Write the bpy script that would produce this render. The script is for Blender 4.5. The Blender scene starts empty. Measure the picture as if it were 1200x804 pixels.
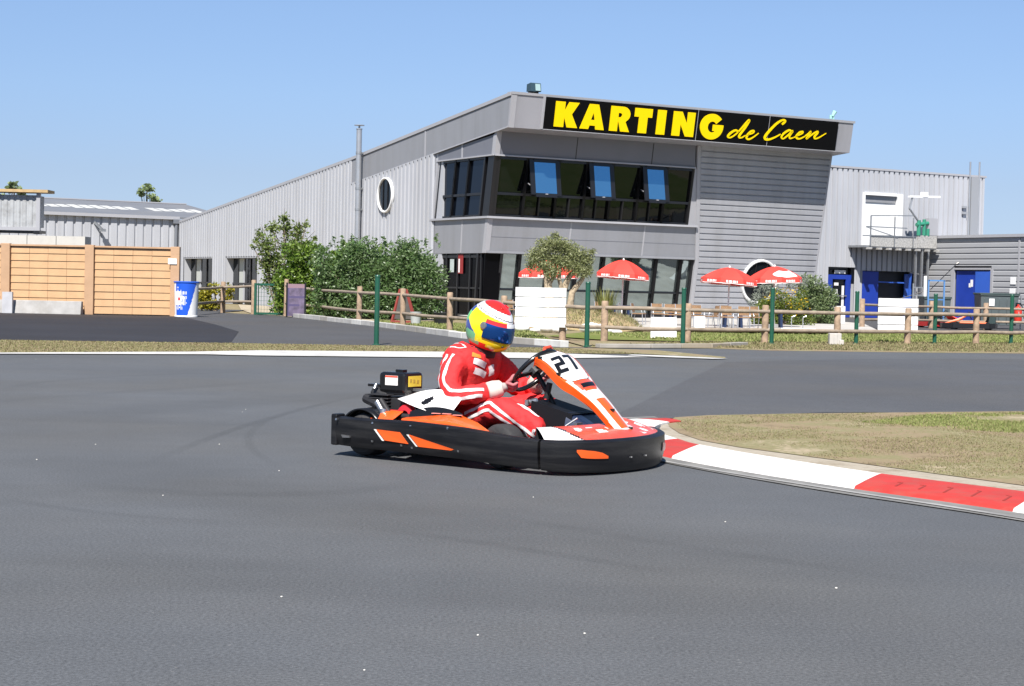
import bpy, bmesh, math, random
import numpy as np
from mathutils import Vector, Matrix
from mathutils.bvhtree import BVHTree

R = math.radians
SC = bpy.context.scene
COL = SC.collection
rnd = random.Random(7)
nrng = np.random.default_rng(11)

# ------------------------------------------------------------------ camera
CAM_H = 1.10
PITCH, ROLL, FPX = R(1.862), R(1.27), 2000.0
cam_rot = Matrix.Rotation(math.pi/2 - PITCH, 3, 'X') @ Matrix.Rotation(ROLL, 3, 'Z')
cd = bpy.data.cameras.new('camera')
cd.sensor_width = 36.0
cd.lens = 36.0*FPX/1200.0
cd.clip_start, cd.clip_end = 0.1, 3000
cam = bpy.data.objects.new('camera', cd)
cam.location = (0, 0, CAM_H)
cam.rotation_euler = cam_rot.to_euler()
COL.objects.link(cam)
SC.camera = cam

def at(x, y, z=0.0):
    """survey point: photo pixel (1200x804) -> the spot on the ground there"""
    d = cam_rot @ Vector(((x-600)/FPX, -(y-402)/FPX, -1.0))
    t = (z-CAM_H)/d.z
    p = Vector((0, 0, CAM_H)) + d*t
    return Vector((p.x, p.y, z))

# ------------------------------------------------------------------ helpers
def lin(r, g, b):
    f = lambda c: ((c/255+0.055)/1.055)**2.4 if c/255 > 0.04045 else c/255/12.92
    return (f(r), f(g), f(b))

def mat(name, col, rough=0.6, metal=0.0, var=0.0, vscale=8.0, bump=0.0, bscale=40.0, spec=0.5, coat=0.0, dirt=None, island=None):
    m = bpy.data.materials.new(name)
    m.use_nodes = True
    nt = m.node_tree; N = nt.nodes; L = nt.links
    b = N['Principled BSDF']
    b.inputs['Base Color'].default_value = (*col, 1)
    b.inputs['Roughness'].default_value = rough
    b.inputs['Metallic'].default_value = metal
    b.inputs['Specular IOR Level'].default_value = spec
    if coat:
        b.inputs['Coat Weight'].default_value = coat
        b.inputs['Coat Roughness'].default_value = 0.06
    tc = None
    if var or bump or dirt:
        tc = N.new('ShaderNodeTexCoord')
    last = None
    if var:
        n = N.new('ShaderNodeTexNoise'); n.inputs['Scale'].default_value = vscale; n.inputs['Detail'].default_value = 5
        L.new(tc.outputs['Object'], n.inputs['Vector'])
        r = N.new('ShaderNodeValToRGB')
        r.color_ramp.elements[0].position = 0.3; r.color_ramp.elements[1].position = 0.7
        r.color_ramp.elements[0].color = (*[c*(1-var) for c in col], 1)
        r.color_ramp.elements[1].color = (*[min(1, c*(1+var)) for c in col], 1)
        L.new(n.outputs['Fac'], r.inputs['Fac'])
        last = r.outputs['Color']
    if island:
        g = N.new('ShaderNodeNewGeometry')
        r = N.new('ShaderNodeValToRGB')
        els = r.color_ramp.elements
        els[0].color = (*island[0], 1); els[1].color = (*island[-1], 1)
        for i, c in enumerate(island[1:-1]):
            e = els.new((i+1)/(len(island)-1)); e.color = (*c, 1)
        L.new(g.outputs['Random Per Island'], r.inputs['Fac'])
        last = r.outputs['Color']
    if dirt:
        dcol, amount, dscale = dirt[:3]
        n = N.new('ShaderNodeTexNoise'); n.inputs['Scale'].default_value = dscale; n.inputs['Detail'].default_value = 7
        n.inputs['Roughness'].default_value = 0.65
        if len(dirt) > 3:      # run-off streaks: stretched along z
            mp = N.new('ShaderNodeMapping'); mp.inputs['Scale'].default_value = dirt[3]
            L.new(tc.outputs['Object'], mp.inputs['Vector']); L.new(mp.outputs['Vector'], n.inputs['Vector'])
        else: L.new(tc.outputs['Object'], n.inputs['Vector'])
        r = N.new('ShaderNodeValToRGB')
        r.color_ramp.elements[0].position = 0.45; r.color_ramp.elements[1].position = 0.75
        r.color_ramp.elements[0].color = (0, 0, 0, 1); r.color_ramp.elements[1].color = (amount,)*3 + (1,)
        L.new(n.outputs['Fac'], r.inputs['Fac'])
        mx = N.new('ShaderNodeMix'); mx.data_type = 'RGBA'
        L.new(r.outputs['Color'], mx.inputs['Factor'])
        if last: L.new(last, mx.inputs['A'])
        else: mx.inputs['A'].default_value = (*col, 1)
        mx.inputs['B'].default_value = (*dcol, 1)
        last = mx.outputs['Result']
    if last: L.new(last, b.inputs['Base Color'])
    if bump:
        n = N.new('ShaderNodeTexNoise'); n.inputs['Scale'].default_value = bscale; n.inputs['Detail'].default_value = 4
        L.new(tc.outputs['Object'], n.inputs['Vector'])
        bp = N.new('ShaderNodeBump'); bp.inputs['Strength'].default_value = bump; bp.inputs['Distance'].default_value = 0.02
        L.new(n.outputs['Fac'], bp.inputs['Height'])
        L.new(bp.outputs['Normal'], b.inputs['Normal'])
    return m

def props(o, label=None, cat=None, group=None, kind=None):
    if label: o['label'] = label
    if cat: o['category'] = cat
    if group: o['group'] = group
    if kind: o['kind'] = kind
    return o

def thing(name, label, cat, loc=(0, 0, 0), rz=0.0, group=None):
    o = bpy.data.objects.new(name, None)
    o.empty_display_size = 0.2
    COL.objects.link(o)
    o.location = loc; o.rotation_euler = (0, 0, rz)
    return props(o, label, cat, group)

def copy_tree(o, parent=None):
    c = o.copy(); COL.objects.link(c)
    if parent: c.parent = parent
    for ch in list(o.children):
        copy_tree(ch, c)
    return c

class MB:
    """collects polygons and links them as ONE mesh object"""
    def __init__(s): s.v = []; s.f = []; s.m = []
    def add(s, vs, fs, m=0):
        o = len(s.v)
        s.v += [tuple(v) for v in vs]
        for i, f in enumerate(fs):
            s.f.append(tuple(o+k for k in f)); s.m.append(m[i] if isinstance(m, (list, tuple)) else m)
        return s
    def box(s, c, d, m=0, rot=None):
        x, y, z = d[0]/2, d[1]/2, d[2]/2
        vs = [Vector((sx*x, sy*y, sz*z)) for sz in (-1, 1) for sy in (-1, 1) for sx in (-1, 1)]
        if rot is not None: vs = [rot @ v for v in vs]
        c = Vector(c)
        return s.add([v+c for v in vs], [(0, 2, 3, 1), (4, 5, 7, 6), (0, 1, 5, 4), (2, 6, 7, 3), (0, 4, 6, 2), (1, 3, 7, 5)], m)
    def beam(s, a, b, w, h, up=(0, 0, 1), m=0):
        a, b = Vector(a), Vector(b); d = (b-a); l = d.length; d.normalize()
        up = Vector(up)
        sd = d.cross(up)
        if sd.length < 1e-4: sd = d.cross(Vector((1, 0, 0)))
        sd.normalize(); u2 = sd.cross(d)
        rot = Matrix((d, sd, u2)).transposed()
        return s.box((a+b)/2, (l, w, h), m, rot)
    def prism(s, poly, vec, m=0, mside=None):
        n = len(poly); vec = Vector(vec)
        vs = [Vector(p) for p in poly]; vs += [p+vec for p in vs]
        s.add(vs, [tuple(range(n))[::-1], tuple(range(n, 2*n))]+[(i, (i+1) % n, n+(i+1) % n, n+i) for i in range(n)],
              [m, m]+[m if mside is None else mside]*n)
        return s
    def tube(s, pts, r, n=8, m=0, cap=True, flat=1.0):
        pts = [Vector(p) for p in pts]
        if not isinstance(r, (list, tuple)): r = [r]*len(pts)
        o = len(s.v); prev = None
        for i, p in enumerate(pts):
            t = (pts[min(i+1, len(pts)-1)]-pts[max(i-1, 0)])
            if t.length < 1e-9: t = Vector((0, 0, 1))
            t.normalize()
            if prev is None:
                a = t.cross(Vector((0, 0, 1)))
                if a.length < 1e-3: a = t.cross(Vector((1, 0, 0)))
            else: a = prev-t*prev.dot(t)
            a.normalize(); prev = a; b = t.cross(a)
            for k in range(n):
                an = 2*math.pi*k/n
                s.v.append(tuple(p+a*math.cos(an)*r[i]+b*math.sin(an)*r[i]*flat))
        for i in range(len(pts)-1):
            for k in range(n):
                s.f.append((o+i*n+k, o+i*n+(k+1) % n, o+(i+1)*n+(k+1) % n, o+(i+1)*n+k)); s.m.append(m)
        if cap:
            s.f.append(tuple(o+k for k in range(n))[::-1]); s.m.append(m)
            e = o+(len(pts)-1)*n
            s.f.append(tuple(e+k for k in range(n))); s.m.append(m)
        return s
    def lathe(s, prof, n=24, M=None, m=0):
        """prof: list of (radius, height) turned about local z; m may be a function(angle_frac, ring) -> slot"""
        o = len(s.v); M = M or Matrix.Identity(4)
        for (r, z) in prof:
            for k in range(n):
                a = 2*math.pi*k/n
                s.v.append(tuple(M @ Vector((r*math.cos(a), r*math.sin(a), z))))
        for i in range(len(prof)-1):
            for k in range(n):
                s.f.append((o+i*n+k, o+i*n+(k+1) % n, o+(i+1)*n+(k+1) % n, o+(i+1)*n+k))
                s.m.append(m((k+.5)/n, i) if callable(m) else m)
        return s
    def grid(s, fn, nu, nv, m=0, wrap=False):
        o = len(s.v); W = nv if wrap else nv+1
        for i in range(nu+1):
            for j in range(W):
                s.v.append(tuple(fn(i/nu, j/nv)))
        for i in range(nu):
            for j in range(nv):
                j2 = (j+1) % W
                s.f.append((o+i*W+j, o+i*W+j2, o+(i+1)*W+j2, o+(i+1)*W+j))
                s.m.append(m((i+.5)/nu, (j+.5)/nv) if callable(m) else m)
        return s
    def build(s, name, mats, parent=None, smooth=None, bevel=0.0, weld=False):
        me = bpy.data.meshes.new(name)
        me.from_pydata(s.v, [], s.f)
        if not isinstance(mats, (list, tuple)): mats = [mats]
        for m in mats: me.materials.append(m)
        if len(mats) > 1: me.polygons.foreach_set('material_index', s.m)
        bm = bmesh.new(); bm.from_mesh(me)
        if weld: bmesh.ops.remove_doubles(bm, verts=bm.verts, dist=1e-4)
        bmesh.ops.recalc_face_normals(bm, faces=bm.faces)
        bm.to_mesh(me); bm.free()
        if smooth is not None:
            me.polygons.foreach_set('use_smooth', [True]*len(me.polygons))
            me.set_sharp_from_angle(angle=R(smooth))
        me.update()
        o = bpy.data.objects.new(name, me); COL.objects.link(o)
        if parent: o.parent = parent
        if bevel:
            b = o.modifiers.new('bevel', 'BEVEL'); b.width = bevel; b.segments = 2; b.limit_method = 'ANGLE'; b.angle_limit = R(40)
        return o

def sheet(name, pts, z, m, kind='structure'):
    o = MB().add([(p[0], p[1], z) for p in pts], [tuple(range(len(pts)))]).build(name, m)
    if o.data.polygons[0].normal.z < 0: o.data.flip_normals()
    return props(o, kind=kind)

def np_mesh(name, V, F, m, parent=None):
    me = bpy.data.meshes.new(name)
    n, k = F.shape
    me.vertices.add(len(V)); me.vertices.foreach_set('co', V.astype(np.float32).ravel())
    me.loops.add(n*k); me.loops.foreach_set('vertex_index', F.astype(np.int32).ravel())
    me.polygons.add(n); me.polygons.foreach_set('loop_start', np.arange(0, n*k, k, dtype=np.int32))
    me.update(calc_edges=True)
    me.materials.append(m)
    o = bpy.data.objects.new(name, me); COL.objects.link(o)
    if parent: o.parent = parent
    return o

def leaf_cloud(name, P, size, m, parent, aspect=0.45, droop=0.0, up=0.35):
    """a mesh of small diamond leaves at points P (n,3)"""
    n = len(P)
    D = nrng.normal(size=(n, 3)); D[:, 2] = D[:, 2]*0.7-droop+up*0.3
    D /= np.linalg.norm(D, axis=1)[:, None]
    U = nrng.normal(size=(n, 3)); S = np.cross(D, U); S /= np.linalg.norm(S, axis=1)[:, None]
    L = size*(0.6+0.8*nrng.random(n))[:, None]
    W = L*aspect
    V = np.empty((n, 4, 3))
    V[:, 0] = P-D*L*0.5; V[:, 1] = P+S*W*0.5; V[:, 2] = P+D*L*0.5; V[:, 3] = P-S*W*0.5
    F = np.arange(n*4).reshape(n, 4)
    return np_mesh(name, V.reshape(-1, 3), F, m, parent)

def clump_points(clumps, n, hollow=0.55):
    """points in a set of ellipsoid clumps (cx,cy,cz,rx,ry,rz), more of them near each clump's skin"""
    vol = np.array([c[3]*c[4]+c[4]*c[5]+c[3]*c[5] for c in clumps]); pr = vol/vol.sum()
    idx = nrng.choice(len(clumps), n, p=pr)
    C = np.array(clumps)[idx]
    D = nrng.normal(size=(n, 3)); D /= np.linalg.norm(D, axis=1)[:, None]
    r = (hollow+(1-hollow)*nrng.random(n))**1.0*(0.86+0.24*nrng.random(n))
    return C[:, :3]+D*C[:, 3:]*r[:, None]

def bush_clumps(cx, cy, w, d, h, n, r=0.45, seed=1, z0=0.0, top=0.25):
    g = random.Random(seed); out = []
    for i in range(n):
        x = g.uniform(-1, 1); y = g.uniform(-1, 1); z = g.random()
        k = 1-0.25*z
        rr = r*g.uniform(0.6, 1.1)
        hh = h*(1-top*g.random())
        out.append((cx+x*(w/2-rr*.6)*k, cy+y*(d/2-rr*.5)*k, z0+max(rr*.7, z*(hh-rr*.8)), rr, rr, rr*g.uniform(.7, 1)))
    return out
# ------------------------------------------------------------------ materials of the ground
def asphalt(name, col, stain=0.10, speck=True, streak=True, marks=()):
    m = bpy.data.materials.new(name); m.use_nodes = True
    nt = m.node_tree; N = nt.nodes; L = nt.links; b = N['Principled BSDF']
    g = N.new('ShaderNodeNewGeometry')
    def noise(scale, detail=4, vec=None, rough=0.6):
        n = N.new('ShaderNodeTexNoise'); n.inputs['Scale'].default_value = scale; n.inputs['Detail'].default_value = detail
        n.inputs['Roughness'].default_value = rough
        L.new(vec or g.outputs['Position'], n.inputs['Vector']); return n.outputs['Fac']
    def mul(a, bb):
        x = N.new('ShaderNodeMath'); x.operation = 'MULTIPLY'
        L.new(a, x.inputs[0])
        if isinstance(bb, float): x.inputs[1].default_value = bb
        else: L.new(bb, x.inputs[1])
        return x.outputs[0]
    def remap(a, lo, hi, f0=0.3, f1=0.7):
        x = N.new('ShaderNodeMapRange'); x.inputs['From Min'].default_value = f0; x.inputs['From Max'].default_value = f1
        x.inputs['To Min'].default_value = lo; x.inputs['To Max'].default_value = hi
        L.new(a, x.inputs['Value']); return x.outputs['Result']
    f = remap(noise(0.35, 5), 1-stain, 1+stain)
    f = mul(f, remap(noise(3.0, 5), 1-stain*.4, 1+stain*.4))
    f = mul(f, remap(noise(75, 3, rough=.7), 0.62, 1.40))
    f = mul(f, remap(noise(260, 2), 0.72, 1.26))
    if streak:
        mp = N.new('ShaderNodeMapping'); mp.inputs['Scale'].default_value = (0.25, 3.0, 1); mp.inputs['Rotation'].default_value = (0, 0, R(9))
        L.new(g.outputs['Position'], mp.inputs['Vector'])
        f = mul(f, remap(noise(1.2, 6, mp.outputs['Vector']), 0.965, 1.03))
    for (p0, p1, p2, w_, k_) in marks:       # rubber laid down along arcs through three spots
        ax_, ay_ = p0.x, p0.y; bx_, by_ = p1.x, p1.y; cx_, cy_ = p2.x, p2.y
        dd = 2*(ax_*(by_-cy_)+bx_*(cy_-ay_)+cx_*(ay_-by_))
        ux = ((ax_**2+ay_**2)*(by_-cy_)+(bx_**2+by_**2)*(cy_-ay_)+(cx_**2+cy_**2)*(ay_-by_))/dd
        uy = ((ax_**2+ay_**2)*(cx_-bx_)+(bx_**2+by_**2)*(ax_-cx_)+(cx_**2+cy_**2)*(bx_-ax_))/dd
        rr = math.hypot(ax_-ux, ay_-uy)
        d1 = N.new('ShaderNodeVectorMath'); d1.operation = 'DISTANCE'; L.new(g.outputs['Position'], d1.inputs[0]); d1.inputs[1].default_value = (ux, uy, 0)
        s1 = N.new('ShaderNodeMath'); s1.operation = 'SUBTRACT'; L.new(d1.outputs['Value'], s1.inputs[0]); s1.inputs[1].default_value = rr
        s2 = N.new('ShaderNodeMath'); s2.operation = 'ABSOLUTE'; L.new(s1.outputs[0], s2.inputs[0])
        e1 = remap(s2.outputs[0], 1.0, 0.0, w_*.25, w_*.6)
        d2 = N.new('ShaderNodeVectorMath'); d2.operation = 'DISTANCE'; L.new(g.outputs['Position'], d2.inputs[0]); d2.inputs[1].default_value = (bx_, by_, 0)
        ll = max((p1-p0).length, (p2-p1).length)
        e2 = remap(d2.outputs['Value'], 1.0, 0.0, ll*.5, ll*1.05)
        e3 = mul(mul(e1, e2), remap(noise(6, 4), .35, 1.0))
        iv = N.new('ShaderNodeMath'); iv.operation = 'MULTIPLY_ADD'; L.new(e3, iv.inputs[0]); iv.inputs[1].default_value = -k_; iv.inputs[2].default_value = 1.0
        f = mul(f, iv.outputs[0])
    wm_ = N.new('ShaderNodeMix'); wm_.data_type = 'RGBA'; wm_.inputs['A'].default_value = (*col, 1); wm_.inputs['B'].default_value = (col[0]*1.03, col[1]*.985, col[2]*.92, 1)
    L.new(remap(noise(.22, 3), 0, 1, .42, .62), wm_.inputs['Factor'])
    mx = N.new('ShaderNodeMix'); mx.data_type = 'RGBA'; mx.blend_type = 'MULTIPLY'; mx.inputs['Factor'].default_value = 1
    L.new(wm_.outputs['Result'], mx.inputs['A'])
    L.new(f, mx.inputs['B'])
    out = mx.outputs['Result']
    if speck:
        v = N.new('ShaderNodeTexVoronoi'); v.inputs['Scale'].default_value = 30
        L.new(g.outputs['Position'], v.inputs['Vector'])
        c1 = N.new('ShaderNodeMath'); c1.operation = 'LESS_THAN'; c1.inputs[1].default_value = 0.16
        L.new(v.outputs['Distance'], c1.inputs[0])
        sp = N.new('ShaderNodeSeparateColor'); L.new(v.outputs['Color'], sp.inputs['Color'])
        c2 = N.new('ShaderNodeMath'); c2.operation = 'GREATER_THAN'; c2.inputs[1].default_value = 0.94
        L.new(sp.outputs['Red'], c2.inputs[0])
        k = mul(c1.outputs[0], c2.outputs[0]); k = mul(k, 0.30)
        m2 = N.new('ShaderNodeMix'); m2.data_type = 'RGBA'
        L.new(k, m2.inputs['Factor']); L.new(out, m2.inputs['A']); m2.inputs['B'].default_value = (.24, .23, .22, 1)
        out = m2.outputs['Result']
    L.new(out, b.inputs['Base Color'])
    b.inputs['Roughness'].default_value = 0.8
    b.inputs['Specular IOR Level'].default_value = 0.35
    bp = N.new('ShaderNodeBump'); bp.inputs['Strength'].default_value = 0.35; bp.inputs['Distance'].default_value = 0.004
    L.new(noise(160, 3), bp.inputs['Height']); L.new(bp.outputs['Normal'], b.inputs['Normal'])
    return m

def soil(name, cols, scale=1.2, fine=25.0):
    m = bpy.data.materials.new(name); m.use_nodes = True
    nt = m.node_tree; N = nt.nodes; L = nt.links; b = N['Principled BSDF']
    g = N.new('ShaderNodeNewGeometry')
    n1 = N.new('ShaderNodeTexNoise'); n1.inputs['Scale'].default_value = scale; n1.inputs['Detail'].default_value = 6; n1.inputs['Roughness'].default_value = .65
    n2 = N.new('ShaderNodeTexNoise'); n2.inputs['Scale'].default_value = fine; n2.inputs['Detail'].default_value = 4
    L.new(g.outputs['Position'], n1.inputs['Vector']); L.new(g.outputs['Position'], n2.inputs['Vector'])
    a = N.new('ShaderNodeMath'); a.operation = 'MULTIPLY_ADD'; a.inputs[1].default_value = 0.35
    L.new(n2.outputs['Fac'], a.inputs[0]); L.new(n1.outputs['Fac'], a.inputs[2])
    s = N.new('ShaderNodeMath'); s.operation = 'SUBTRACT'; s.inputs[1].default_value = 0.175; L.new(a.outputs[0], s.inputs[0])
    r = N.new('ShaderNodeValToRGB'); els = r.color_ramp.elements
    els[0].position = .33; els[1].position = .68
    els[0].color = (*cols[0], 1); els[1].color = (*cols[-1], 1)
    for i, c in enumerate(cols[1:-1]):
        e = els.new(.33+.35*(i+1)/(len(cols)-1)); e.color = (*c, 1)
    L.new(s.outputs[0], r.inputs['Fac']); L.new(r.outputs['Color'], b.inputs['Base Color'])
    b.inputs['Roughness'].default_value = .95; b.inputs['Specular IOR Level'].default_value = .1
    bp = N.new('ShaderNodeBump'); bp.inputs['Strength'].default_value = .6; bp.inputs['Distance'].default_value = .02
    L.new(n2.outputs['Fac'], bp.inputs['Height']); L.new(bp.outputs['Normal'], b.inputs['Normal'])
    return m

MARKS = [tuple(at(*q) for q in m[:3])+m[3:] for m in [
    ((195, 534), (310, 492), (430, 462), .10, .22), ((300, 530), (292, 510), (345, 483), .07, .16), ((0, 458), (140, 441), (260, 437), .16, .14), ((0, 470), (180, 457), (420, 441), .30, .10),
    ((0, 582), (110, 600), (230, 610), .10, .14), ((430, 618), (610, 643), (800, 674), .12, .16), ((225, 578), (330, 579), (500, 560), .22, .12),
    ((100, 520), (420, 600), (1100, 660), 1.1, .12), ((0, 640), (500, 690), (1190, 720), .7, .10), ((560, 600), (800, 640), (1150, 690), .14, .10), ((0, 500), (300, 470), (620, 455), .9, .11)]]
M_TRACK = asphalt('worn_blue_grey_asphalt', (.087, .0915, .0985), marks=MARKS)
M_TRACK2 = asphalt('warm_grey_asphalt', (.074, .076, .082), speck=False)
M_ROAD = asphalt('road_asphalt', (.066, .066, .070), speck=False, streak=False)
M_NEW = asphalt('new_dark_asphalt', (.024, .023, .027), stain=.2, speck=False, streak=False)
M_DRY = soil('dry_grass_soil', [(.185, .145, .09), (.26, .20, .13), (.20, .185, .095), (.35, .285, .20)])
M_BARE = soil('bare_sandy_soil', [(.32, .26, .18), (.42, .36, .27), (.28, .23, .14)], scale=2.0)
M_LAWN = soil('mown_lawn', [(.115, .15, .035), (.15, .175, .05), (.20, .19, .075)], scale=.8)
M_CONC = mat('pale_concrete', (.46, .44, .41), .9, var=.12, vscale=1.5, bump=.3, bscale=30, dirt=((.25, .22, .18), .5, 1.2))
M_CONCG = mat('grey_concrete', (.34, .33, .32), .9, var=.15, vscale=3, bump=.3, bscale=30, dirt=((.2, .18, .15), .6, 2))
M_WLINE = mat('worn_white_paint', (.52, .51, .49), .75, var=.08, vscale=4, dirt=((.30, .29, .28), .7, 1.6))
M_KRED = mat('kerb_red_paint', (.44, .030, .022), .7, var=.10, vscale=5, bump=.2, bscale=60, dirt=((.30, .085, .06), .6, 7))
M_KWHITE = mat('kerb_white_paint', (.74, .72, .69), .7, var=.04, vscale=5, bump=.2, bscale=60, dirt=((.36, .32, .28), .65, 5))

# ------------------------------------------------------------------ ground
sheet('ground', [(-400, -60), (400, -60), (400, 900), (-400, 900)], -0.02, M_DRY)

trk_far = [(70, 62), at(1200, 414.5), at(1050, 413), at(900, 411), at(830, 408.5), at(700, 408.5)]
vn = [at(850, 420.5), at(750, 415.2), at(640, 414.5), at(540, 413.2), at(440, 412.6), at(300, 411.5), at(230, 413), at(0, 413.8), (-40, 14.5)]  # near edge of verge
sheet('track', [(-60, -25), (70, -25)]+trk_far+[at(640, 408.5)]+[(-60, 30), ], 0.0, M_TRACK)

# asphalt of the second leg of the track (joint line seen right of the kart)
sheet('track_resurfaced', [at(850, 424.5), at(800, 448), at(740, 478), at(700, 495), (1.5, 14.8), (3, 15.9), (9, 17.3), (60, 21), (60, 44), at(1200, 421), at(1000, 421)], 0.004, M_TRACK2)

# service road and its fresher dark patch
rd_near = [(-40, 22), at(0, 399), at(120, 400.8), at(270, 402.7), at(360, 404.3), at(440, 405.6), at(560, 407.4), at(660, 408.3), at(700, 408.7)]
rd_far = [at(690, 407.5), at(660, 407), at(600, 402.5), at(545, 396.8), at(437, 382.2), at(345, 372), at(322, 370), at(297, 368.5), at(255, 366.5), (-10.2, 66), (-45, 66)]
sheet('service_road', rd_near+rd_far, 0.004, M_ROAD)
sheet('service_road_patch', [(-40, 22.4), at(0, 399.3), at(120, 401), at(270, 402.6), at(280, 389), at(252, 380.5), at(215, 372), (-9.7, 53), (-45, 54)], 0.008, M_NEW)

# dry verge between track and service road
sheet('verge', vn+[(-40, 22)]+rd_near[1:]+[at(770, 411), at(850, 419)], 0.010, M_DRY)
# white concrete edge strip, a hair line on the left that widens
sheet('edge_line', [(-40, 14.0), at(0, 415.6), at(240, 416.2), at(300, 417.6), at(440, 419), at(640, 421), at(760, 419.4), at(690, 416.2)]+vn[2:7]+[at(0, 414.2), (-40, 14.5)], 0.014, M_WLINE)
sheet('edge_line_tip', [at(740, 416.4), at(790, 418), at(853, 421.2), at(835, 421.6), at(780, 419.6), at(735, 417.6)], 0.016, M_WLINE)

# strip beyond the far kerb: verge under the fences, lawn, terrace
sheet('verge_far', [at(690, 407.2), at(830, 408.3), at(900, 411), at(1050, 413), at(1200, 414.5), (24, 40), (24, 46), at(1200, 402.5), at(1050, 401.5), at(900, 401.5), at(800, 401), at(660, 399)], 0.003, M_DRY)
sheet('lawn', [at(640, 394), at(700, 398), at(800, 400), at(900, 401), at(1050, 401), at(1200, 402), (30, 46), (30, 60), at(1200, 391), at(1100, 389.5), at(1030, 390.5), at(960, 393), at(800, 390), at(690, 389)], 0.006, M_LAWN)
sheet('hedge_lawn', [at(430, 379.5), at(545, 392), at(600, 398), at(650, 399), at(610, 384), at(520, 378.5), at(440, 375)], 0.006, M_LAWN)
sheet('terrace', [at(600, 380), at(690, 386.5), at(800, 388.5), at(960, 392.5), at(1030, 390), at(1012, 381), (12.6, 69), (4.0, 66), (-2, 62)], 0.06, M_CONC)
sheet('apron', [at(1030, 386), at(1140, 389.5), at(1200, 389), (40, 60), (34, 86), (12, 80), (11.6, 68)], 0.010, M_ROAD)
sheet('flower_bed', [at(345, 371.5), at(430, 379), at(440, 375), at(505, 376.5), (-1.6, 59), (-13.2, 82), (-10.5, 66), at(297, 368)], 0.004, M_BARE)

# infield island inside the corner
isl = [(1.62, 12.0), (1.40, 12.5), (1.30, 13.1), (1.28, 13.7), (1.31, 14.2), (1.42, 14.7), (1.75, 15.05), (2.6, 15.5), (4.9, 16.5), (9, 17.2), (30, 19), (30, 3), (5.9, 5.2), (3.97, 8.40), (3.1, 9.80), (2.30, 11.0)]
sheet('island', isl, 0.012, M_DRY)
ctr = [(1.36, 12.0), (1.20, 12.6), (1.16, 13.3), (1.26, 14.1), (1.66, 14.62), (1.85, 14.5), (1.55, 14.0), (1.45, 13.3), (1.52, 12.75), (1.85, 11.9), (2.55, 10.95), (3.3, 9.95), (4.2, 8.5), (5.6, 6.2), (5.2, 5.9), (3.8, 8.2), (2.95, 9.55), (2.28, 10.38)]
sheet('kerb_apron', ctr, 0.008, soil('sandy_concrete', [(.26, .22, .165), (.36, .32, .26), (.30, .265, .21)], scale=2.5))

# rumble kerb: painted ramp with a grooved top, one mesh for each painted length
k_in = [(4.6, 5.6), (3.55, 7.2), (2.59, 8.74), (1.95, 9.62), (1.45, 10.4), (1.06, 11.15), (0.86, 11.7), (0.72, 12.3), (0.66, 12.9), (0.68, 13.5), (0.78, 13.95), (0.95, 14.27), (1.16, 14.44), (1.32, 14.52)]
k_out = [(5.2, 6.0), (3.95, 7.85), (2.95, 9.45), (2.26, 10.33), (1.72, 11.25), (1.34, 12.02), (1.24, 12.4), (1.17, 12.75), (1.13, 13.1), (1.14, 13.45), (1.20, 13.75), (1.27, 13.95), (1.35, 14.10), (1.42, 14.18)]
def smooth_path(P, n):
    P = [Vector((*p, 0)) for p in P]; out = []
    for i in range(len(P)-1):
        p0, p1, p2, p3 = P[max(i-1, 0)], P[i], P[i+1], P[min(i+2, len(P)-1)]
        for k in range(n):
            t = k/n
            out.append(.5*((2*p1)+(p2-p0)*t+(2*p0-5*p1+4*p2-p3)*t*t+(3*p1-p0-3*p2+p3)*t**3))
    out.append(P[-1]); return out
KI, KO = smooth_path(k_in, 12), smooth_path(k_out, 12)
def kerb_piece(i0, i1, m, name='kerb_segment'):
    mb = MB(); prof = [(0, .002), (.05, .020), (.45, .025), (.72, .026), (.92, .025), (1, .022), (1.0, -.02)]
    rows = []
    for i in range(i0, i1+1):
        rows.append([(KI[i]+(KO[i]-KI[i])*a)+Vector((0, 0, h)) for a, h in prof])
    o = 0; vs = [v for r_ in rows for v in r_]; k = len(prof)
    fs = [(i*k+j, i*k+j+1, (i+1)*k+j+1, (i+1)*k+j) for i in range(len(rows)-1) for j in range(k-1)]
    fs += [tuple(range(k))[::-1], tuple((len(rows)-1)*k+j for j in range(k))]
    mb.add(vs, fs)
    ob = mb.build(name, m, smooth=50)
    return props(ob, kind='structure')
def near_idx(P, q): return min(range(len(P)), key=lambda i: (P[i].x-q[0])**2+(P[i].y-q[1])**2)
s1 = near_idx(KI, (2.58, 8.76)); s2 = near_idx(KI, (1.95, 9.62)); s3 = near_idx(KI, (1.06, 11.15)); s4 = near_idx(KI, (.84, 11.8)); s5 = near_idx(KI, (.70, 13.6)); s6 = near_idx(KI, (1.06, 14.37))
kerb_segs = [(0, s1-8, M_KRED), (s1-8, s1, M_KWHITE), (s1, s2, M_KRED), (s2, s3, M_KWHITE), (s3, s4, M_KRED), (s4, s4+12, M_KWHITE), (s4+12, s5, M_KRED), (s5, s6, M_KWHITE), (s6, len(KI)-1, M_KRED)]
for a, b, m in kerb_segs: kerb_piece(a, b, m)
# darker red strips marking the grooves of the nearer red length
gm = mat('groove_dark_red', (.26, .024, .018), .9)
g = MB()
for i in range(s1+1, s2-1, 2):
    a = KI[i]+(KO[i]-KI[i])*.30; b = KI[i]+(KO[i]-KI[i])*.68
    a.z, b.z = .0232, .0258; b = a.lerp(b, rnd.uniform(.6, 1.0))
    g.beam(a, b, .012, .006)
    c = b+(KI[i+1]-KI[i])*rnd.uniform(.2, .7)
    g.beam(b, c, .010, .006)
props(g.build('kerb_grooves', gm), kind='structure')
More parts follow.
